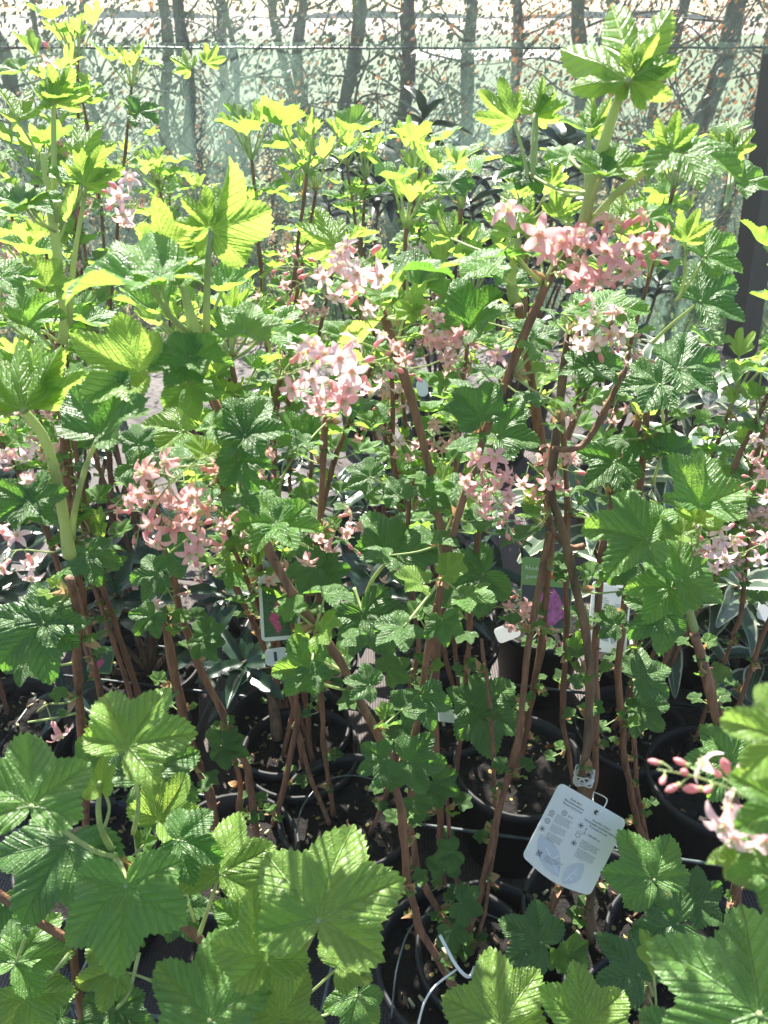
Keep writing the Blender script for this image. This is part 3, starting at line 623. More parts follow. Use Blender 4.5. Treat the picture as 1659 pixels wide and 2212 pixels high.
cane(S8,[(590,1780),(620,1670),(642,1560),(636,1420),(625,1250)],.78,.0052,.0042,sprout=.5)
cane(S8,[(712,1780),(670,1680),(640,1560)],.78,.0048,.0042,baseY=.74)
cane(S8,[(800,1800),(840,1700),(860,1600),(905,1400),(880,1200),(885,1050)],.74,.0045,.0035,sprout=.8)
S9=currant('currant with two thick parallel brown canes at lower left of centre',PG(500,1850),.092)
cane(S9,[(478,1860),(455,1720),(400,1580),(372,1430),(350,1310)],.62,.0072,.006,sprout=.6)
cane(S9,[(560,1850),(535,1660),(490,1560),(440,1460),(390,1330),(360,1180),(300,1000)],.66,.0062,.0045,sprout=.8)
cane(S9,[(510,1850),(520,1700),(500,1610)],.7,.0045,.004,sprout=.5)
S10=currant('currant with slender canes leaning over the dark pot beside the photo label',PG(622,1580),.098)
cane(S10,[(610,1540),(590,1440),(545,1340),(495,1240),(470,1000),(500,800)],.86,.006,.004,sprout=.9)
cane(S10,[(620,1540),(610,1440),(565,1320),(540,1240),(560,1000),(610,800)],.92,.005,.0038,sprout=.9)
cane(S10,[(600,1600),(590,1520),(575,1460)],.96,.010,.007,m='bark2')
S11=currant('currant at the right edge above the round black pot rim',PG(1545,1690),.10)
cane(S11,[(1600,1710),(1575,1590),(1540,1480),(1500,1370)],.74,.006,.005,sprout=.6)
cane(S11,[(1560,1640),(1600,1510),(1642,1385),(1700,1250)],.84,.005,.004,sprout=.6)
cane(S11,[(1500,1600),(1560,1440),(1600,1330),(1620,1150)],.86,.0045,.0035,sprout=.25)
# --- two plants right under the camera
S12=currant('near currant filling the lower left corner with big bright leaves',(-.19,.36),.09)
cane(S12,[(440,2420),(440,2040),(345,1950),(250,1850)],.37,.0058,.004,baseY=.40,sprout=.4)
cane(S12,[(200,2300),(150,2035),(0,1935),(-90,1880)],.38,.0055,.004,baseY=.38)
cane(S12,[(500,2450),(600,2260),(645,2150)],.33,.0042,.003,baseY=.38)
cane(S12,[(250,1850),(215,1780),(215,1690)],.35,.003,.0018,baseY=.37,m='shoot',name='green_shoot')
S13=currant('near currant with bright leaf tips along the bottom edge at right',(.17,.34),.09)
cane(S13,[(1300,2480),(1200,2260),(1120,2230)],.34,.004,.003,baseY=.36)
cane(S13,[(1500,2500),(1400,2300),(1290,2230)],.36,.004,.003,baseY=.36)
cane(S13,[(1640,2500),(1700,2300),(1720,2100),(1740,1900),(1720,1700)],.28,.0045,.003,baseY=.30)
S14=currant('currant at the lower right with dark leaves beside the label strip',PG(1420,2240),.09)
cane(S14,[(1380,2240),(1400,2150),(1440,2060),(1450,1960)],.56,.0042,.003,sprout=.6)
cane(S14,[(1400,2260),(1200,2090),(1170,2080)],.56,.0034,.0025,sprout=.5)
cane(S14,[(1630,2180),(1659,1950),(1665,1800)],.56,.005,.004,baseY=.52)
# ---------------------------------------------------------------- big leaves one by one: x y size angle nx ny age form base Y back
h=hl
# lower left
h(272,1915,185,-82,.05,.15,'mid','flat',(250,1855),.315)
h(690,1987,232,77,-.05,.25,'young','flat',(645,2150),.30)
h(278,1614,170,62,.1,.35,'young','flat',(288,1800),.36)
h(65,1740,185,100,.3,.2,'mid','flat',(250,1850),.30)
h(145,1820,190,-120,.0,.25,'mature','flat',(245,1868),.37)
h(475,1887,150,80,.0,.45,'young','flat',(430,2020),.36)
h(385,1815,110,-10,.0,.5,'mature','flat',(420,1990),.37)
h(452,2205,200,82,-.1,.2,'mid','flat',(520,2360),.27)
h(575,2075,160,115,.1,.3,'young','young',(610,2230),.29)
h(35,2080,130,60,.1,.55,'mid','flat',(60,2000),.36)
h(55,2150,125,-50,.05,.1,'young','flat',(150,2060),.35)
h(252,2095,95,195,.1,.2,'young','flat',(330,2120),.37)
h(250,2180,120,-80,.0,.2,'mature','flat',(300,2060),.36)
h(607,2205,120,50,.0,.4,'young','young',(600,2290),.27)
h(735,2085,95,25,.1,.6,'young','flat',(650,2160),.33)
h(772,2150,90,-110,.2,.2,'mid','flat',(640,2200),.36)
h(300,1690,140,35,.1,.5,'mature','flat',(300,1860),.45)
h(345,1770,115,52,.2,.4,'young','young',(330,1900),.40)
h(222,1705,75,100,.0,.3,'young','fold',(225,1790),.35)
h(195,1650,60,60,.0,.5,'mid','small',None,.45)
h(520,1990,90,100,.1,.4,'mid','young',(470,2050),.37)
h(130,2200,110,200,.1,.3,'mature','flat',None,.35)
h(390,1960,80,-50,.1,.3,'mature','flat',None,.40)
h(520,2210,100,-60,.1,.5,'mid','flat',None,.33)
h(0,1950,110,-100,.2,.3,'mature','flat',None,.38)
# lower right
h(1169,2035,98,150,.0,.1,'mature','flat',(1202,2088),.50)
h(1202,2080,45,70,.0,.4,'mid','fold',(1210,2100),.50)
h(1230,2060,50,20,.1,.3,'mid','small',(1202,2090),.50)
h(1412,1900,118,118,-.1,.1,'mid','flat',(1440,1930),.47)
h(1464,1995,112,190,.0,.1,'mature','flat',(1450,2010),.50)
h(1379,2105,110,130,.1,.35,'mature','flat',(1410,2150),.46)
h(1500,1950,80,20,.0,.2,'mature','flat',(1450,1980),.55)
h(1250,2150,70,-60,.1,.3,'mature','flat',None,.50)
h(1080,2215,165,103,-.1,.3,'young','flat',(1110,2300),.29)
h(1264,2215,135,92,.05,.35,'young','young',(1290,2300),.29)
h(1409,2075,70,120,.1,.5,'young','fold',(1400,2150),.36)
h(1640,2190,270,148,-.2,.25,'mid','flat',(1720,2250),.22)
h(1500,2290,160,80,-.1,.4,'mature','flat',None,.24)
h(1700,1600,150,165,-.2,.2,'young','flat',(1720,1700),.19)
h(1700,1745,140,150,-.2,.1,'mid','flat',(1720,1750),.18)
h(1610,1862,85,175,-.1,.8,'young','flat',(1700,1850),.20)
h(1680,1880,115,195,-.2,.3,'mid','flat',(1730,1880),.19)
# right middle
for a in [(1045,1239,108,205,.0,.1,'mature','flat'),(845,1204,132,62,.1,.35,'mature','flat',(790,1290)),(1472,1254,112,28,.1,.45,'mid','flat',(1478,1230)),(1450,1270,95,175,-.1,.5,'mid','flat',(1478,1230)),
 (1397,1164,140,170,-.1,.6,'mid','flat',(1434,1225)),(1032,1532,115,-20,.05,.15,'mature','flat',(962,1549)),(1020,1520,70,95,.0,.3,'mature','flat'),(910,1504,76,-70,.0,.1,'mature','flat'),(880,1644,90,-10,.05,.1,'mature','flat'),
 (1432,1324,92,210,.1,.2,'mature','flat'),(1380,1464,82,20,.0,.4,'mature','flat'),(1380,1529,70,-48,.0,.1,'mature','flat'),(1375,1224,70,205,.0,.15,'mature','flat'),(1579,1649,105,172,.1,.4,'mid','flat'),
 (1554,1469,42,100,.1,.4,'young','small'),(785,1324,112,-58,.0,.12,'mature','flat',(765,1270)),(860,1560,65,-100,.1,.1,'mature','flat'),(800,1480,60,160,.1,.4,'mature','flat'),(840,1450,55,30,.0,.3,'mid','flat'),
 (1475,1155,62,150,.0,.6,'young','young',(1478,1230)),(1500,1120,80,60,.1,.4,'young','young'),(940,1690,60,-30,.1,.2,'mature','flat'),(830,1640,65,-160,.1,.2,'mature','flat'),(1330,1350,50,160,.0,.2,'mature','flat'),
 (1240,1400,38,20,.0,.4,'mid','small'),(955,1340,58,-80,.1,.1,'mature','flat'),(980,1840,48,200,.1,.3,'mature','flat'),(995,1950,55,-20,.0,.2,'mature','flat'),(975,2010,48,-80,.0,.2,'mature','flat'),
 (960,1880,50,100,.0,.3,'mature','small'),(895,1730,45,-60,.0,.3,'mature','small'),
# left middle
 (190,1194,76,-70,.0,.1,'mature','flat'),(90,1349,130,222,.1,.3,'mature','flat',(105,1360)),(95,1345,98,52,.0,.3,'mature','flat',(105,1360)),(440,1384,52,-60,.0,.1,'mature','flat'),(445,1372,45,80,.0,.4,'mature','small'),
 (682,1226,72,185,.0,.1,'mature','flat'),(700,1240,60,10,.0,.2,'mature','flat'),(597,1129,96,182,.0,.6,'mid','flat'),(610,1135,90,-8,.0,.6,'mid','flat'),(672,1444,90,178,.0,.3,'mid','flat',(745,1490)),(700,1450,50,40,.1,.4,'mid','fold'),
 (55,1424,60,-100,.0,.1,'mature','flat'),(485,1614,55,-20,.0,.4,'mature','flat'),(480,1600,45,100,.0,.4,'mature','small'),(515,1199,50,150,.1,.5,'young','small'),(500,1230,45,-100,.0,.2,'mid','flat'),
 (345,1240,70,185,.0,.5,'mature','flat'),(60,1560,0.01,0,0,.3,'mid','small'),(330,1330,55,-130,.1,.3,'mature','flat'),(370,1200,75,-10,.1,.5,'mature','flat'),
# middle
 (530,939,106,58,.0,.1,'mature','flat'),(530,940,75,165,.0,.1,'mature','flat'),(515,994,80,-62,.0,.1,'mature','flat'),(410,770,100,190,.0,.5,'mature','flat'),(420,772,85,-10,.0,.6,'mid','flat'),(407,830,85,-80,.0,.15,'mid','flat'),
 (530,715,102,80,.0,.6,'mid','flat'),(575,712,115,-5,.0,.75,'mid','flat'),(300,805,140,165,.0,.3,'young','young'),(218,936,145,72,-.2,.45,'mature','young',(216,938)),(395,930,106,165,.0,.3,'young','flat',(462,975)),
 (650,962,92,60,.0,.6,'mid','young',(603,1098)),(60,1085,80,205,.1,.4,'mature','flat'),(62,1085,85,15,.0,.4,'mature','flat'),(285,1005,72,-20,.0,.3,'mature','flat'),(300,960,60,100,.0,.3,'mature','flat'),
 (325,615,205,172,.0,.82,'mid','flat',(420,728)),(345,600,110,30,.0,.8,'mid','flat',(420,728)),(1074,940,106,45,.0,.1,'mature','flat'),(1034,900,92,120,.0,.1,'mature','flat'),(1149,730,52,-90,.0,.1,'mature','flat'),
 (1290,668,120,0,.0,.78,'mid','flat'),(1270,672,60,180,.0,.7,'mid','flat'),(1514,650,112,28,.0,.4,'mature','flat',(1410,740)),(1274,790,85,5,.0,.55,'mature','flat'),(1274,792,70,190,.0,.5,'mature','flat'),
 (1425,830,98,180,.0,.5,'mature','flat',(1410,1045)),(1467,795,112,12,.0,.5,'mature','flat'),(1330,995,92,215,.0,.2,'mature','flat'),(1440,985,76,25,.0,.3,'mature','flat'),(1514,1088,122,72,.1,.45,'mid','young',(1478,1230)),
 (1015,705,122,52,-.3,.3,'mature','fold'),(890,675,46,160,.1,.4,'young','small'),(895,672,42,20,.1,.4,'young','small'),(1374,950,60,-120,.0,.2,'mature','flat'),(860,1070,55,120,.1,.4,'mature','flat'),(930,1075,60,20,.1,.4,'mature','flat'),
 (1230,600,60,20,.0,.3,'mature','flat'),(800,1030,60,150,.1,.4,'mature','flat'),(740,880,50,60,.0,.3,'mature','flat'),(960,640,60,20,.0,.6,'mid','flat')]: h(*a)
# left edge fans
h(50,885,155,98,-.1,.2,'young','fan',(52,888),.45,True); h(66,880,140,62,.1,.4,'young','fan',(52,888),.46,True); h(40,870,130,130,.1,.5,'young','young',(52,888),.47)
h(0,600,80,10,.1,.6,'mid','flat',(20,700),.6); h(60,700,90,60,.1,.4,'mid','young'); h(100,620,70,60,.2,.3,'young','young')
# top
for a in [(115,222,90,112,.1,.3,'young','fan',(116,224),.66,True),(118,222,85,50,.1,.5,'young','fan',(116,224),.67,True),(120,220,80,20,.1,.7,'mid','young',(116,224),.67),
 (40,262,90,122,.2,.3,'young','fan',(82,340),.66,True),(172,342,95,60,-.1,.3,'young','fan',(120,470),.66,True),(184,402,95,58,-.2,.45,'young','fan',(183,422),.65,True),(184,400,95,130,0,.7,'mid','young',(183,422),.66),
 (455,497,150,68,.3,.1,'young','fold',(450,560),.50,True),(452,492,90,135,.1,.3,'young','fan',(450,560),.50,True),(352,545,110,95,.1,.2,'young','fold',(395,620),.51,True),(380,600,105,35,0,.6,'mid','young',(395,620),.51),
 (730,530,112,158,.1,.3,'young','fan',None,.6,True),(445,137,45,50,.1,.4,'young','fan',None,1.1,True),(412,150,55,150,.1,.5,'young','fan',None,1.1,True),(295,245,62,20,.1,.1,'mature','flat',None,1.0),
 (50,440,95,170,0,.75,'mid','flat',(120,500),.62),(60,440,80,20,0,.7,'mid','flat',(120,500),.62),
 (1357,172,235,98,.30,.1,'young','fan',(1355,180),.50,True),(1362,174,120,25,-.1,.35,'young','fan',(1355,180),.50,True),(1352,178,60,140,.2,.2,'young','fold',(1350,200),.51,True),
 (1110,262,98,152,.1,.6,'young','fan',(1140,380),.58,True),(1155,245,80,82,.1,.3,'young','fan',(1150,380),.58,True),(1160,248,75,20,0,.5,'young','fan',(1150,380),.58,True),
 (1270,283,72,150,0,.75,'mid','young',(1265,420),.56),(1274,282,78,48,.1,.4,'young','fan',(1265,420),.56,True),(1450,325,85,82,.1,.2,'young','fan',(1449,326),.51,True),(1465,325,145,-18,-.1,.7,'mid','flat',(1449,326),.51),
 (1300,376,75,165,0,.7,'mid','young',(1299,380),.52),(1305,376,90,5,0,.65,'mid','young',(1299,380),.52),(1580,332,62,130,.1,.4,'young','fan',(1565,450),.62,True),(1584,330,65,45,.1,.4,'young','fan',(1565,450),.62,True),
 (1120,505,105,105,.1,.25,'young','fan',None,.6,True),(1330,492,95,38,0,.3,'young','fan',None,.57,True),(1480,522,72,70,.1,.4,'young','fan',(1470,640),.6,True),(1525,552,100,25,0,.4,'mid','flat',(1460,650),.6),
 (1065,572,115,175,0,.8,'mid','flat',(1110,620),.57),(975,515,68,120,.1,.3,'young','fan',None,.65,True),(1600,395,75,20,0,.4,'mid','flat',None,.65),(1130,365,60,200,.1,.2,'mature','flat',None,.62),(1135,370,60,-60,.1,.2,'mature','flat',None,.62),(975,395,62,60,.1,.2,'mature','flat',None,.75),
 (1540,350,60,-30,0,.6,'mid','flat',None,.6),(1230,340,70,150,.1,.6,'mid','flat',None,.6),(1200,470,70,60,.1,.4,'young','fan',None,.6,True),(1400,470,70,20,.1,.5,'mid','flat',None,.58),(1190,400,60,100,.1,.5,'young','fan',None,.62,True)]: h(*a)
# ---------------------------------------------------------------- flower trusses
fc(820,640,640,590,9,7,34,1,dz=.03); fc(760,600,800,560,5,2,42,1,dz=.05)
fc(1090,540,1165,500,2,0,52,0,Y=.53); fc(1215,590,1380,535,8,6,50,0,Y=.52,dy=-.01); fc(1180,600,1240,530,5,2,44,0,Y=.53)
fc(890,700,1000,735,7,4,28); fc(985,760,930,730,4,2,28)
fc(600,820,845,805,9,4,46,1,Y=.47); fc(700,820,720,850,3,0,46,1,Y=.46)
fc(1220,680,1365,765,7,5,36,1); fc(1040,800,1055,806,1,0,38,0)
fc(1030,1000,1095,1140,9,7,34,0,dy=-.02,dz=.07); fc(1170,1010,1235,1025,6,2,32,0,dz=.07); fc(1030,1030,1070,1010,4,0,36,0,dz=.07)
fc(440,990,330,1110,5,3,52,0,Y=.47); fc(400,1040,280,1090,4,3,40,0,Y=.48); fc(370,1190,495,1140,3,4,42,0,Y=.47); fc(350,1110,430,1190,3,1,42,0,Y=.47)
fc(125,830,150,900,6,0,32,0,dz=.03); fc(700,1120,755,1180,5,3,32); fc(640,1170,670,1185,2,0,34)
fc(1075,1310,1185,1375,7,9,28,0,dz=.05); fc(110,1520,85,1535,1,0,46,0,Y=.45)
fc(80,1190,10,1200,5,2,38,1,Y=.48); fc(50,940,10,980,4,1,34,1,Y=.5); fc(60,1000,30,1010,3,2,28)
fc(1500,1175,1600,1165,5,5,34,1,Y=.55); fc(1600,1200,1640,1180,3,0,32,1,Y=.55); fc(1659,1035,1615,1045,2,5,26,0,Y=.55,anchor=False)
fc(1720,1800,1480,1690,9,8,64,1,Y=.21,anchor=False)
fc(300,440,250,430,4,3,36,1,Y=.62); fc(360,1270,375,1300,2,0,30,1); fc(845,1230,850,1245,2,1,18); fc(500,1160,540,1170,2,2,28)
fc(120,125,105,115,1,1,24,0,Y=.9,anchor=False)
fc(480,1080,380,1120,4,2,40,0,Y=.47); fc(330,1060,300,1160,4,3,38,0,Y=.48); fc(640,800,760,800,5,1,44,1,Y=.46); fc(1330,500,1400,560,4,3,44,0,Y=.52); fc(1230,560,1300,590,4,1,44,0,Y=.51)
fc(1060,1060,1090,1130,3,5,30,0,dz=.08); fc(1140,1000,1180,1050,4,1,34,0,dz=.08); fc(880,730,860,770,3,2,30,0); fc(960,700,1010,760,4,2,30,0); fc(660,610,620,640,3,4,30,0,dz=.04); fc(1560,1190,1520,1185,2,4,30,1,Y=.54); fc(1240,700,1300,760,4,2,36,1)
# ================================================================ MORE CURRANTS BEHIND
def row_currant(label,x,Y,top,nc,seed,leafk=1.,fl=1,lean=0.):
    global rnd
    keep=rnd; rnd=random.Random(seed); pl=currant(label,(x,Y),.09,.18,'currants in the rows towards the fence')
    for k in range(nc):
        a=rnd.random()*6.28; b=Vector((x+.03*math.cos(a),Y+.03*math.sin(a),.15)); T=Vector((x+rnd.uniform(-.13,.13)+lean,Y+rnd.uniform(-.1,.08),top*(rnd.uniform(.78,1) if k else 1)))
        pts=[b.lerp(T,t)+Vector((.03*math.sin(t*5+k),.02*math.sin(t*4+seed),0))*t for t in (0,.25,.5,.75,1)]
        cut=.82; cane_mesh(pl,pts,[.0055,.005,.0045,.004,.0034],M['bark'],sides=6).obj('cane',pl.root); HERO.append((pl,pts))
        for q in range(7):
            t=.34+.66*(q+rnd.random()*.6)/7
            if t>1: continue
            i=min(3,int(t*4)); P=pts[i].lerp(pts[i+1],t*4-i); az=rnd.random()*6.28; o=Vector((math.cos(az),math.sin(az),.8))
            if t<.5: tuft(pl,P,o,2,.012,.012,('mid',),('small',),1.,.0008)
            else: tuft(pl,P,o,5,.038*leafk,.027*leafk,('young','mid','mid'),('fan','flat','young'),1.,.001)
            if t>.55 and fl and rnd.random()<.42*fl:
                dd=Vector((rnd.uniform(-1,1),-.8,rnd.uniform(-.3,.3))).normalized(); raceme(pl,P+dd*.02,P+dd*.07,rnd.choice((3,4,5)),rnd.choice((2,3)),.0105,rnd.random()<.5,anchor=P)
        tuft(pl,pts[-1],Vector((rnd.uniform(-.2,.2),rnd.uniform(-.2,.1),1)),7,.055*leafk,.034*leafk,('young','young','mid'),('fan','fan','young'),.75,.0016)
    rnd=keep; return pl
ROWS=[(.92,[(-.62,.99,'behind the tall left-hand shoots'),(-.40,.97,'between the left-hand shoots and the pale truss'),(-.13,.86,'behind the pale central trusses'),(.10,.96,'with a bare brown cane below its rosette tip, centre'),(.40,.90,'behind the upper right pink truss')]),
 (1.22,[(-.82,.98,'in the second row at the left edge'),(-.50,1.04,'in the second row left, with the small high fan leaves'),(-.20,.98,'in the second row left of centre'),(.30,.96,'in the second row right of centre')]),
 (1.55,[(-.98,.98,'in the third row at far left'),(-.60,1.10,'in the third row, with the shoot reaching the cable at left'),(-.02,.93,'in the third row near the centre')]),
 (1.9,[(-1.0,.92,'in the last row at far left'),(-.50,.84,'in the last row, left')])]
sd_=500
for Y,l in ROWS:
    for x,top,desc in l:
        sd_+=1; row_currant('leafy currant '+desc,x,Y+((sd_*37)%10-5)*.012,top,4 if Y<1.3 else 5,sd_,1.2,1.0)
# ---------------------------------------------------------------- evergreens
def evergreen(label,x,Y,hgt,n,seed,age='ever',L=.085,group='low dark evergreen shrubs between the currants',spread=.18,name='evergreen_shrub',loc=None):
    global rnd
    keep=rnd; rnd=random.Random(seed); pl=Plant(name,label,'shrub',(x,Y,0),group); pot(pl,(x,Y),.09,.17)
    for k in range(n):
        a=2.4*k; T=Vector((x+spread*math.sqrt((k+.5)/n)*math.cos(a),Y+spread*math.sqrt((k+.5)/n)*math.sin(a),hgt*rnd.uniform(.55,1)*(1-.25*k/n)))
        b=Vector((x,Y,.14)); pts=[b,b.lerp(T,.5)+Vector((0,0,.03)),T]; cane_mesh(pl,pts,[.006,.005,.004],M['bark2'],sides=6).obj('branch',pl.root)
        up=(T-b+Vector((0,0,.3))).normalized(); az=rnd.random()*6
        for q in range(11):
            az+=2.4; o=Matrix.Rotation(az,3,up)@up.orthogonal().normalized(); f=q/11; e=.9-1.1*f+rnd.uniform(-.2,.2)
            tip=(o+up*e).normalized(); nn=(up-o*e).normalized()+Vector((rnd.uniform(-.3,.3),rnd.uniform(-.3,.3),0)); pl.leaf(T-up*f*.05,nn,tip,L*rnd.uniform(.65,1.1),age,'lance')
    rnd=keep; return pl
g=0
EV=[(-.72,1.07,.50,'low dark evergreen at far left under the currants'),(-.42,1.08,.52,'low dark evergreen behind the left-hand canes'),(-.14,1.10,.50,'low dark evergreen behind the photo label'),(.12,1.14,.50,'low dark evergreen behind the central canes'),(-.28,1.40,.58,'low evergreen in the second row, left of centre'),(.04,1.42,.60,'low evergreen in the second row, centre'),(-.62,1.40,.56,'low evergreen in the second row, far left')]
for x,Y,hh,d in EV: g+=1; evergreen(d,x,Y,hh,8,600+g)
for x,Y,hh,d in [(.16,2.25,1.0,'tall dark evergreen by the netting just right of centre'),(.36,2.2,.90,'tall dark evergreen, second from the centre'),(.47,2.45,1.02,'tallest dark evergreen, its tip above the others near the cable'),(-.06,2.35,.95,'tall dark evergreen at the centre behind the currants'),(.62,1.95,.66,'glossy evergreen half hidden at upper right')]:
    g+=1; evergreen(d,x,Y,hh,9,600+g,L=.12,group='tall evergreens along the fence',spread=.2)
for x,Y,hh,d in [(.46,1.12,.50,'cream-edged evergreen behind the thick forked cane'),(.62,1.26,.42,'cream-edged evergreen right of the forked cane'),(.84,1.35,.46,'cream-edged evergreen nearest the right edge'),(.66,1.62,.52,'cream-edged evergreen in the back row, left one'),(.76,1.14,.34,'low cream-edged evergreen second from the right edge'),(.70,.98,.40,'low cream-edged evergreen at the right above the black loops')]:
    g+=1; evergreen(d,x,Y,hh+.06,12,600+g,'varie',.125,'cream-edged evergreens at the right')
for p in SH: p.finish()
# ================================================================ RACKS, LABELS, SMALL THINGS
ang=R(-9)
def rk(x,y,z): return Vector((x*math.cos(ang)-y*math.sin(ang),x*math.sin(ang)+y*math.cos(ang),z))
for q,(y,d) in enumerate([(.55,'nearest wire pot rack, under the lower right leaves'),(.86,'wire pot rack crossing the middle of the bare canes'),(1.17,'wire pot rack behind the middle pots')]):
    t=thing('wire_pot_rack',d,'pot rack',rk(0,y,0),'grey wire racks steadying the pots'); mb=MB()
    for dy in (-.105,.105): mb.tube([rk(-1.05,y+dy,.15),rk(0,y+dy,.152),rk(1.05,y+dy,.15)],.0028,M['wire'],6,6)
    mb.obj('rail',t); mb=MB()
    for k in range(8): x=-1.05+.3*k; mb.tube([rk(x,y-.105,.154),rk(x,y+.105,.154)],.0024,M['wire'],6,2); mb.obj('crossbar',t); mb=MB()
    for k in (0,2,4,6):
        for dy in (-.105,.105): x=-1.05+.3*k; mb.tube([rk(x,y+dy,.15),rk(x,y+dy,.0)],.0024,M['wire'],6,2)
    mb.obj('leg',t)
# black looped carrier at the right
def loop(c,w_,d_,z,r,mb,m,a=0.):
    pts=[]; cr=.025
    for sx,sy,a0 in ((1,1,0),(-1,1,90),(-1,-1,180),(1,-1,270)):
        for k in range(4): t=R(a0+30*k); x=sx*(w_/2-cr)+cr*math.cos(t); y=sy*(d_/2-cr)+cr*math.sin(t); pts.append(Vector((c.x+x*math.cos(a)-y*math.sin(a),c.y+x*math.sin(a)+y*math.cos(a),z)))
    pts.append(pts[0]); mb.tube(pts,r,m,6,2)
for q,(px,py,w_,d) in enumerate([(1490,1480,.17,'black wire pot carrier with rounded double hoop by the shiny fabric'),(1470,1590,.15,'lower black wire pot carrier beside the round pot')]):
    c=G(px,py,.16); t=thing('wire_carrier',d,'pot carrier',(c.x,c.y,0),'black wire carriers at the right'); mb=MB(); loop(c,w_,.13,.16,.0032,mb,M['blackwire'],ang); mb.obj('upper_hoop',t); mb=MB(); loop(c,w_*.9,.11,.10,.0028,mb,M['blackwire'],ang); mb.obj('lower_hoop',t)
    mb=MB()
    for sx in (-1,1):
        for sy in (-1,1): mb.tube([Vector((c.x+sx*w_*.4,c.y+sy*.06,.158)),Vector((c.x+sx*w_*.38,c.y+sy*.05,.1)),Vector((c.x+sx*w_*.36,c.y+sy*.045,0))],.0026,M['blackwire'],6,2)
    mb.obj('leg',t)
def text_mesh(s,size,name,parent,mt,m,bold=0.):
    cu=bpy.data.curves.new(name,'FONT'); cu.body=s; cu.size=size; cu.offset=bold; cu.resolution_u=2; o=bpy.data.objects.new(name,cu); C.objects.link(o)
    dg=bpy.context.evaluated_depsgraph_get(); me=bpy.data.meshes.new_from_object(o.evaluated_get(dg)); C.objects.unlink(o); bpy.data.objects.remove(o)
    me.materials.clear(); me.materials.append(m); o=bpy.data.objects.new(name,me); C.objects.link(o); o.parent=parent; o.matrix_basis=mt; return o
def card(name,label,center,wd,hg,rot2d,nx,ny,Y,frontm='card',group=None,hole=True,curve=.0,corner=.006):
    """flat card with rounded corners; local x right, y up, z towards the viewer; origin at centre"""
    P=W(center[0],center[1],Y); nz=math.sqrt(1-nx*nx-ny*ny); n=cv(nx,ny,nz); a=R(rot2d); up=cv(-math.sin(a),math.cos(a),-(-nx*math.sin(a)+ny*math.cos(a))/nz)
    root=thing(name,label,'plant label',P,group); m3=frame(n,up).to_4x4(); m3=Matrix((m3.col[0],m3.col[1],m3.col[2],m3.col[3])).transposed()
    pts=[]
    for sx,sy,a0 in ((1,1,0),(-1,1,90),(-1,-1,180),(1,-1,270)):
        for k in range(7):
            t=R(a0+15*k); pts.append((sx*(wd/2-corner)+corner*math.cos(t),sy*(hg/2-corner)+corner*math.sin(t)))
        if a0==180 and curve:
            for k in range(1,9): s=k/9; pts.append((-(wd/2-corner)+(wd-2*corner)*s,-hg/2-curve*math.sin(math.pi*s)))
    mb=MB(); N=len(pts); th=.0005; V=[m3.to_3x3()@Vector((x,y,z)) for z in (th,-th) for x,y in pts]
    mb.add(V,[tuple(range(N)),tuple(range(2*N-1,N-1,-1))]+[(i,i+N,(i+1)%N+N,(i+1)%N) for i in range(N)],M[frontm])
    o=bpy.data.objects.new('card',mb.mesh('card',None,False)); C.objects.link(o); o.parent=root
    return root,m3,P
def flat(root,m3,pts,z,m,name,uv=None):
    mb=MB(); mb.add([m3.to_3x3()@Vector((x,y,z)) for x,y in pts],[tuple(range(len(pts)))],M[m],uv); o=bpy.data.objects.new(name,mb.mesh(name,None,False)); C.objects.link(o); o.parent=root; return o
def at2(m3,x,y,z=.0008): return m3@Matrix.Translation((x,y,z))
def ringm(root,m3,mbs,cx,cy,r,wd,n=20,lobes=0):
    V=[];F=[]
    for k in range(n):
        a=6.2832*k/n; q=r*(1+(.22*abs(math.sin(a*lobes/2)) if lobes else 0))
        for rr in (q-wd,q): V.append(m3.to_3x3()@Vector((cx+rr*math.cos(a),cy+rr*math.sin(a),.0008)))
    F=[(2*k,2*k+1,(2*k+3)%(2*n),(2*k+2)%(2*n)) for k in range(n)]; mbs.add(V,F,M['ink'])
def bar(m3,mbs,x0,y0,x1,y1,wd,z=.0008,m='ink'):
    d=Vector((x1-x0,y1-y0)); n=Vector((-d.y,d.x)).normalized()*wd/2; mbs.add([m3.to_3x3()@Vector(p) for p in ((x0+n.x,y0+n.y,z),(x0-n.x,y0-n.y,z),(x1-n.x,y1-n.y,z),(x1+n.x,y1+n.y,z))],[(0,1,2,3)],M[m])
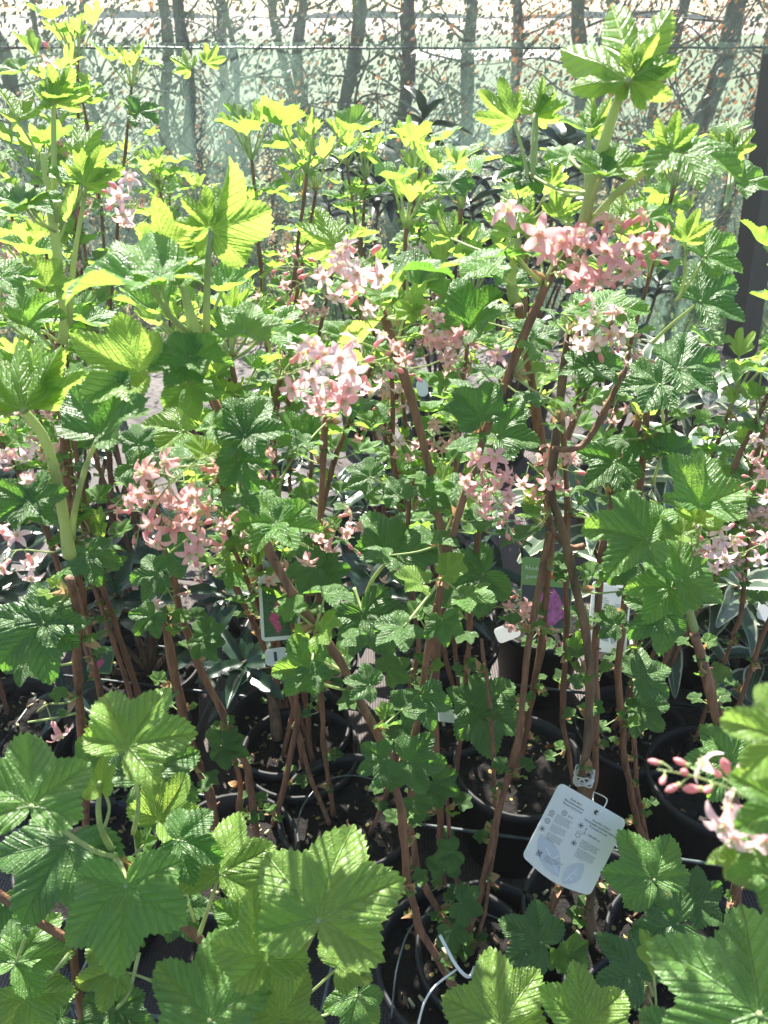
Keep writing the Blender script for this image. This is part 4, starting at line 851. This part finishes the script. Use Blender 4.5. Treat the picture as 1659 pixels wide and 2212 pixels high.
def care_print(root,m3,k):
    """the printed care side; k = scale, card about .076 x .088"""
    def T(s,x,y,sz): text_mesh(s,sz*k,'printed_name',root,at2(m3,x*k,y*k),M['ink'],.00002)
    T('Rode ribes',-.0225,.0325,.0030);T('Blut-Johannisbeere',-.0275,.0290,.0030);T('Flowering Currant',-.0275,.0255,.0030)
    T('Groseillier à fleurs',.0075,.0250,.0028);T('Смородина кроваво-красная',-.0005,.0216,.0028);T('Porzeczka krwista',.0075,.0182,.0028)
    T('IV-V',-.0165,.0160,.0030);T('100-200 cm',.010,.0095,.0030)
    mb=MB(); r_=random.Random(4)
    ringm(root,m3,mb,-.0330*k,.0115*k,.0016*k,.0005*k)
    for i in range(12): a=6.28*i/12; bar(m3,mb,(-.033+.0021*math.cos(a))*k,(.0115+.0021*math.sin(a))*k,(-.033+.0030*math.cos(a))*k,(.0115+.0030*math.sin(a))*k,.0005*k)
    bar(m3,mb,-.0365*k,.0080*k,-.0295*k,.0080*k,.0004*k)
    for cx,cy in ((-.0215,.0175),(-.0335,.0020),(-.026,-.0305)): ringm(root,m3,mb,cx*k,cy*k,.0024*k,.0005*k,30,5); ringm(root,m3,mb,cx*k,cy*k,.0011*k,.0004*k,12)
    bar(m3,mb,-.029*k,-.0275*k,-.023*k,-.0335*k,.0005*k); bar(m3,mb,-.023*k,-.0275*k,-.029*k,-.0335*k,.0005*k)
    for cx,cy in ((-.0005,.0150),(.0010,-.0040),(-.0345,-.0075)):   # small sprig signs
        for i in range(7): a=.5+6.28*i/7; bar(m3,mb,cx*k,cy*k,(cx+.0032*math.cos(a))*k,(cy+.0030*math.sin(a))*k,.0006*k)
    bar(m3,mb,.0060*k,.0095*k,.0060*k,.0150*k,.0004*k); bar(m3,mb,.0045*k,.0150*k,.0075*k,.0150*k,.0004*k); bar(m3,mb,.0045*k,.0095*k,.0075*k,.0095*k,.0004*k)
    ringm(root,m3,mb,.0010*k,.0050*k,.0022*k,.0004*k,24,3)
    for i in range(5): a=.3+.6*i; bar(m3,mb,(.0015+.0028*math.cos(a))*k,(.0065+.0026*math.sin(a))*k,(.0015+.0038*math.cos(a))*k,(.0065+.0036*math.sin(a))*k,.0005*k)
    o=bpy.data.objects.new('care_symbols',mb.mesh('care_symbols',None,False)); C.objects.link(o); o.parent=root
    mb=MB()
    for bx,by,n,wd in ((-.0275,.0130,7,.016),(-.0275,.0020,6,.015),(-.0275,-.0075,6,.016),(.007,.0030,6,.019),(.007,-.0065,7,.020),(-.019,-.0285,5,.018)):
        for i in range(n):
            x=bx; y=by-.00135*i
            while x<bx+wd*(1 if i<n-1 else .5): l=r_.uniform(.0008,.0026); bar(m3,mb,x*k,y*k,(x+l)*k,y*k,.00032*k); x+=l+.0005
    o=bpy.data.objects.new('small_print',mb.mesh('small_print',None,False)); C.objects.link(o); o.parent=root
    # grey printed leaves in the lower corner
    def lf(cx,cy,L,wd,a):
        a=R(a); return [((cx+ (t*L)*math.cos(a)-s*wd*math.sin(math.pi*t)**.8*math.sin(a))*k,(cy+(t*L)*math.sin(a)+s*wd*math.sin(math.pi*t)**.8*math.cos(a))*k) for s,ts in ((1,[i/12 for i in range(13)]),(-1,[i/12 for i in range(11,0,-1)])) for t in ts]
    flat(root,m3,lf(-.034,-.013,.046,.0105,-38),.0006,'leafgrey','printed_leaf'); flat(root,m3,lf(.020,-.017,.030,.0085,-112),.00066,'leafgrey','printed_leaf')
    mb=MB()
    for x0,y0,x1,y1 in ((-.022,-.022,.000,-.038),(.016,-.024,.010,-.041),(-.012,-.029,-.006,-.022),(-.006,-.034,.001,-.028),(.0145,-.030,.019,-.030),(.0125,-.036,.017,-.037)): bar(m3,mb,x0*k,y0*k,x1*k,y1*k,.0011*k,.00074,'greyvein')
    o=bpy.data.objects.new('printed_leaf_vein',mb.mesh('v',None,False)); C.objects.link(o); o.parent=root
Yt=.515
k_=mpp(W(1241,1820,Yt)); wd=158*k_; hg=178*k_
root,m3,P=card('plant_label','large white care label with printed symbols hanging from white string on the thick cane',(1241,1812),wd*1.05,hg,-30,.05,.14,Yt,curve=.005)
care_print(root,m3,wd/.076)
mb=MB(); hp=m3.to_3x3()@Vector((wd*.10,hg*.40,.0009)); 
V=[hp+m3.to_3x3()@Vector((.0024*math.cos(a*.5236),.0024*math.sin(a*.5236),0)) for a in range(12)]; mb.add(V,[tuple(range(12))],M['ink']); o=bpy.data.objects.new('punched_hole',mb.mesh('h')); C.objects.link(o); o.parent=root
# string: loops round the cane and down to the label
q,pl,Pc=nearest(1262,1672); t=thing('string_tie','tangled white string tied round the thick cane above the label','string',Pc); mb=MB(); r_=random.Random(6)
for k in range(7):
    pts=[Pc+Vector(((.0085+r_.uniform(0,.003))*math.cos(a*.63+k),(.0095)*math.sin(a*.63+k),r_.uniform(-.008,.008)+.002*k-.006)) for a in range(11)]; mb.tube(pts,.0007,M['string'],5,3)
hw=P+hp; a_=Pc+Vector((.010,-.012,-.01)); mb.tube([a_,a_.lerp(hw,.5)+Vector((.012,0,.004)),hw+Vector((.003,-.002,.003)),hw+Vector((0,-.001,0))],.0008,M['string'],5,5); mb.tube([a_,a_.lerp(hw,.4)+Vector((-.002,0,0)),hw+Vector((0,.002,0))],.0008,M['string'],5,5)
mb.obj('knot',t)
root,m3,P=card('plant_label','white care label standing upright among canes right of the thick forked cane',(1316,1335),.058,.085,-8,.35,.1,.78); care_print(root,m3,.7)
root,m3,P=card('plant_label','cream bordered photo label showing a crimson flower spike',(604,1310),.050,.084,4,.25,.1,.80,'cream')
flat(root,m3,[(-.021,-.037),(.021,-.037),(.021,.030),(-.021,.030)],.0008,'photo','photo',[(0,0),(1,0),(1,1.4),(0,1.4)])
root,m3,P=card('plant_label','white slotted label stub at the foot of the slender canes beside the photo label',(597,1418),.030,.022,8,0,.2,.80); flat(root,m3,[(-.003,-.006),(.001,-.006),(.001,.006),(-.003,.006)],.0008,'ink','slot')
root,m3,P=card('plant_label','pink photo label half hidden by leaves at far left',(218,1425),.04,.045,-4,.1,.3,1.0,'photog'); flat(root,m3,[(-.018,-.02),(.018,-.02),(.018,.014),(-.018,.014)],.0008,'photo','photo',[(0,0),(1,0),(1,1),(0,1)])
M['mauve']=plain('label_mauve',(.55,.16,.42),.4,.5,160,col2=(.25,.05,.16))
root,m3,P=card('plant_label','green label with white lettering and a mauve flower photo behind the middle canes',(1180,1285),.075,.105,-4,.1,.15,.92,'photog')
flat(root,m3,[(-.036,-.046),(.036,-.046),(.036,.012),(-.036,.012)],.0008,'ink','photo_ground'); flat(root,m3,[(.004+.024*math.cos(i*.45)*(1+.15*math.sin(i*5)),-.018+.026*math.sin(i*.45)*(1+.15*math.cos(i*4))) for i in range(14)],.0011,'mauve','photo_flower')
text_mesh('Rhododendron',.0085,'lettering',root,at2(m3,-.033,.034,.001),M['card']);text_mesh('ponticum',.0085,'lettering',root,at2(m3,-.031,.022,.001),M['card'])
for c,wd_,hg_,r2,Y,lab in [((1096,1366),.035,.022,22,.86,'small blank white label behind the pink hanging truss'),((985,1548),.055,.018,-6,.80,'white label strip lying on the soil of the middle pot'),((1560,1612),.026,.02,0,.78,'white label tab on the round black pot at right'),((1658,1300),.025,.06,-20,.95,'pale label cut by the right edge above the shiny fabric'),((912,838),.012,.02,5,.80,'small pale blue label behind the central canes')]:
    root,m3,P=card('plant_label',lab,c,wd_,hg_,r2,.1,.3,Y)
root,m3,P=card('plant_label','narrow white strip label with a barcode behind the broad leaf near the big label',(1395,1858),.085,.018,-37,.0,.2,.62); mb=MB(); r_=random.Random(2)
for sx in (-.036,.018):
    for i in range(14): x=sx+i*.0013; bar(m3,mb,x,-.002,x,.004,r_.choice((.0003,.0006,.0009)))
o=bpy.data.objects.new('barcode',mb.mesh('b',None,False)); C.objects.link(o); o.parent=root
# white plastic ties low at the front pot
q,pl,Pc=nearest(985,2120); t=thing('plastic_tie','looped white plastic tie round the base of the sweeping cane','tie',Pc); mb=MB()
mb.tube([W(950,2020,.46),W(985,2085,.44),W(1012,2110,.44),W(1025,2090,.47)],.0018,M['string'],6,5); mb.tube([W(985,2095,.44),W(940,2130,.42),W(915,2170,.41),W(900,2230,.40)],.0011,M['string'],6,5); mb.obj('loop',t)
t=thing('wire_hoop','thin grey wire hoop resting on the front pot','wire',W(880,2010,.6)); mb=MB(); mb.tube([W(845,2200,.46),W(860,2080,.50),W(900,1990,.54),W(990,1960,.6),W(1080,1985,.6)],.0011,M['wire'],6,6); mb.tube([W(640,1800,.7),W(655,1740,.74),W(700,1690,.78),W(760,1675,.8),W(830,1690,.8)],.0012,M['wire'],6,6); mb.obj('hoop',t)
# curled dead leaves on the soil
for q,(px,py,z,sz,lab) in enumerate([(545,1430,.22,.035,'large curled brown dead leaf caught between canes'),(1060,2075,.19,.03,'crumpled tan dead leaf behind the lower middle leaves'),(1190,1615,.17,.012,'yellow fallen leaf on the middle pot soil'),(1150,1640,.17,.012,'grey-brown fallen leaf on the middle pot soil'),(760,1790,.17,.02,'dead brown leaf on the soil left of centre')]):
    P=G(px,py,z); V,F,A,B=palmate(300+q,.8,.6,.9,.2,60,5,.03); o=bpy.data.objects.new('dead_leaf',leaf_mesh('dead_leaf',(V*sz,F,A,B))); C.objects.link(o); o.data.materials.clear(); o.data.materials.append(M['bark2'] if q!=2 else M['dry']); o.location=P; o.rotation_euler=(.5*q,.7,q*1.3); tag(o,lab,'leaf')

# ---------------------------------------------------------------- thin scattering volume added to imitate veiling lens flare
def flare_veil():
    m,t,out=mat('flare_veil'); v=t.nodes.new('ShaderNodeVolumePrincipled'); v.inputs['Color'].default_value=(.97,1,.97,1); v.inputs['Density'].default_value=.009; v.inputs['Anisotropy'].default_value=.45
    t.links.new(v.outputs[0],out.inputs['Volume']); mb=MB(); mb.box((0,3.5,1.2),(18,13,4.6),m); o=mb.obj('flare_veil',None,False); o['kind']='stuff'; tag(o,'thin milky volume added over the plants to imitate lens flare','flare_veil',kind='stuff')
flare_veil()
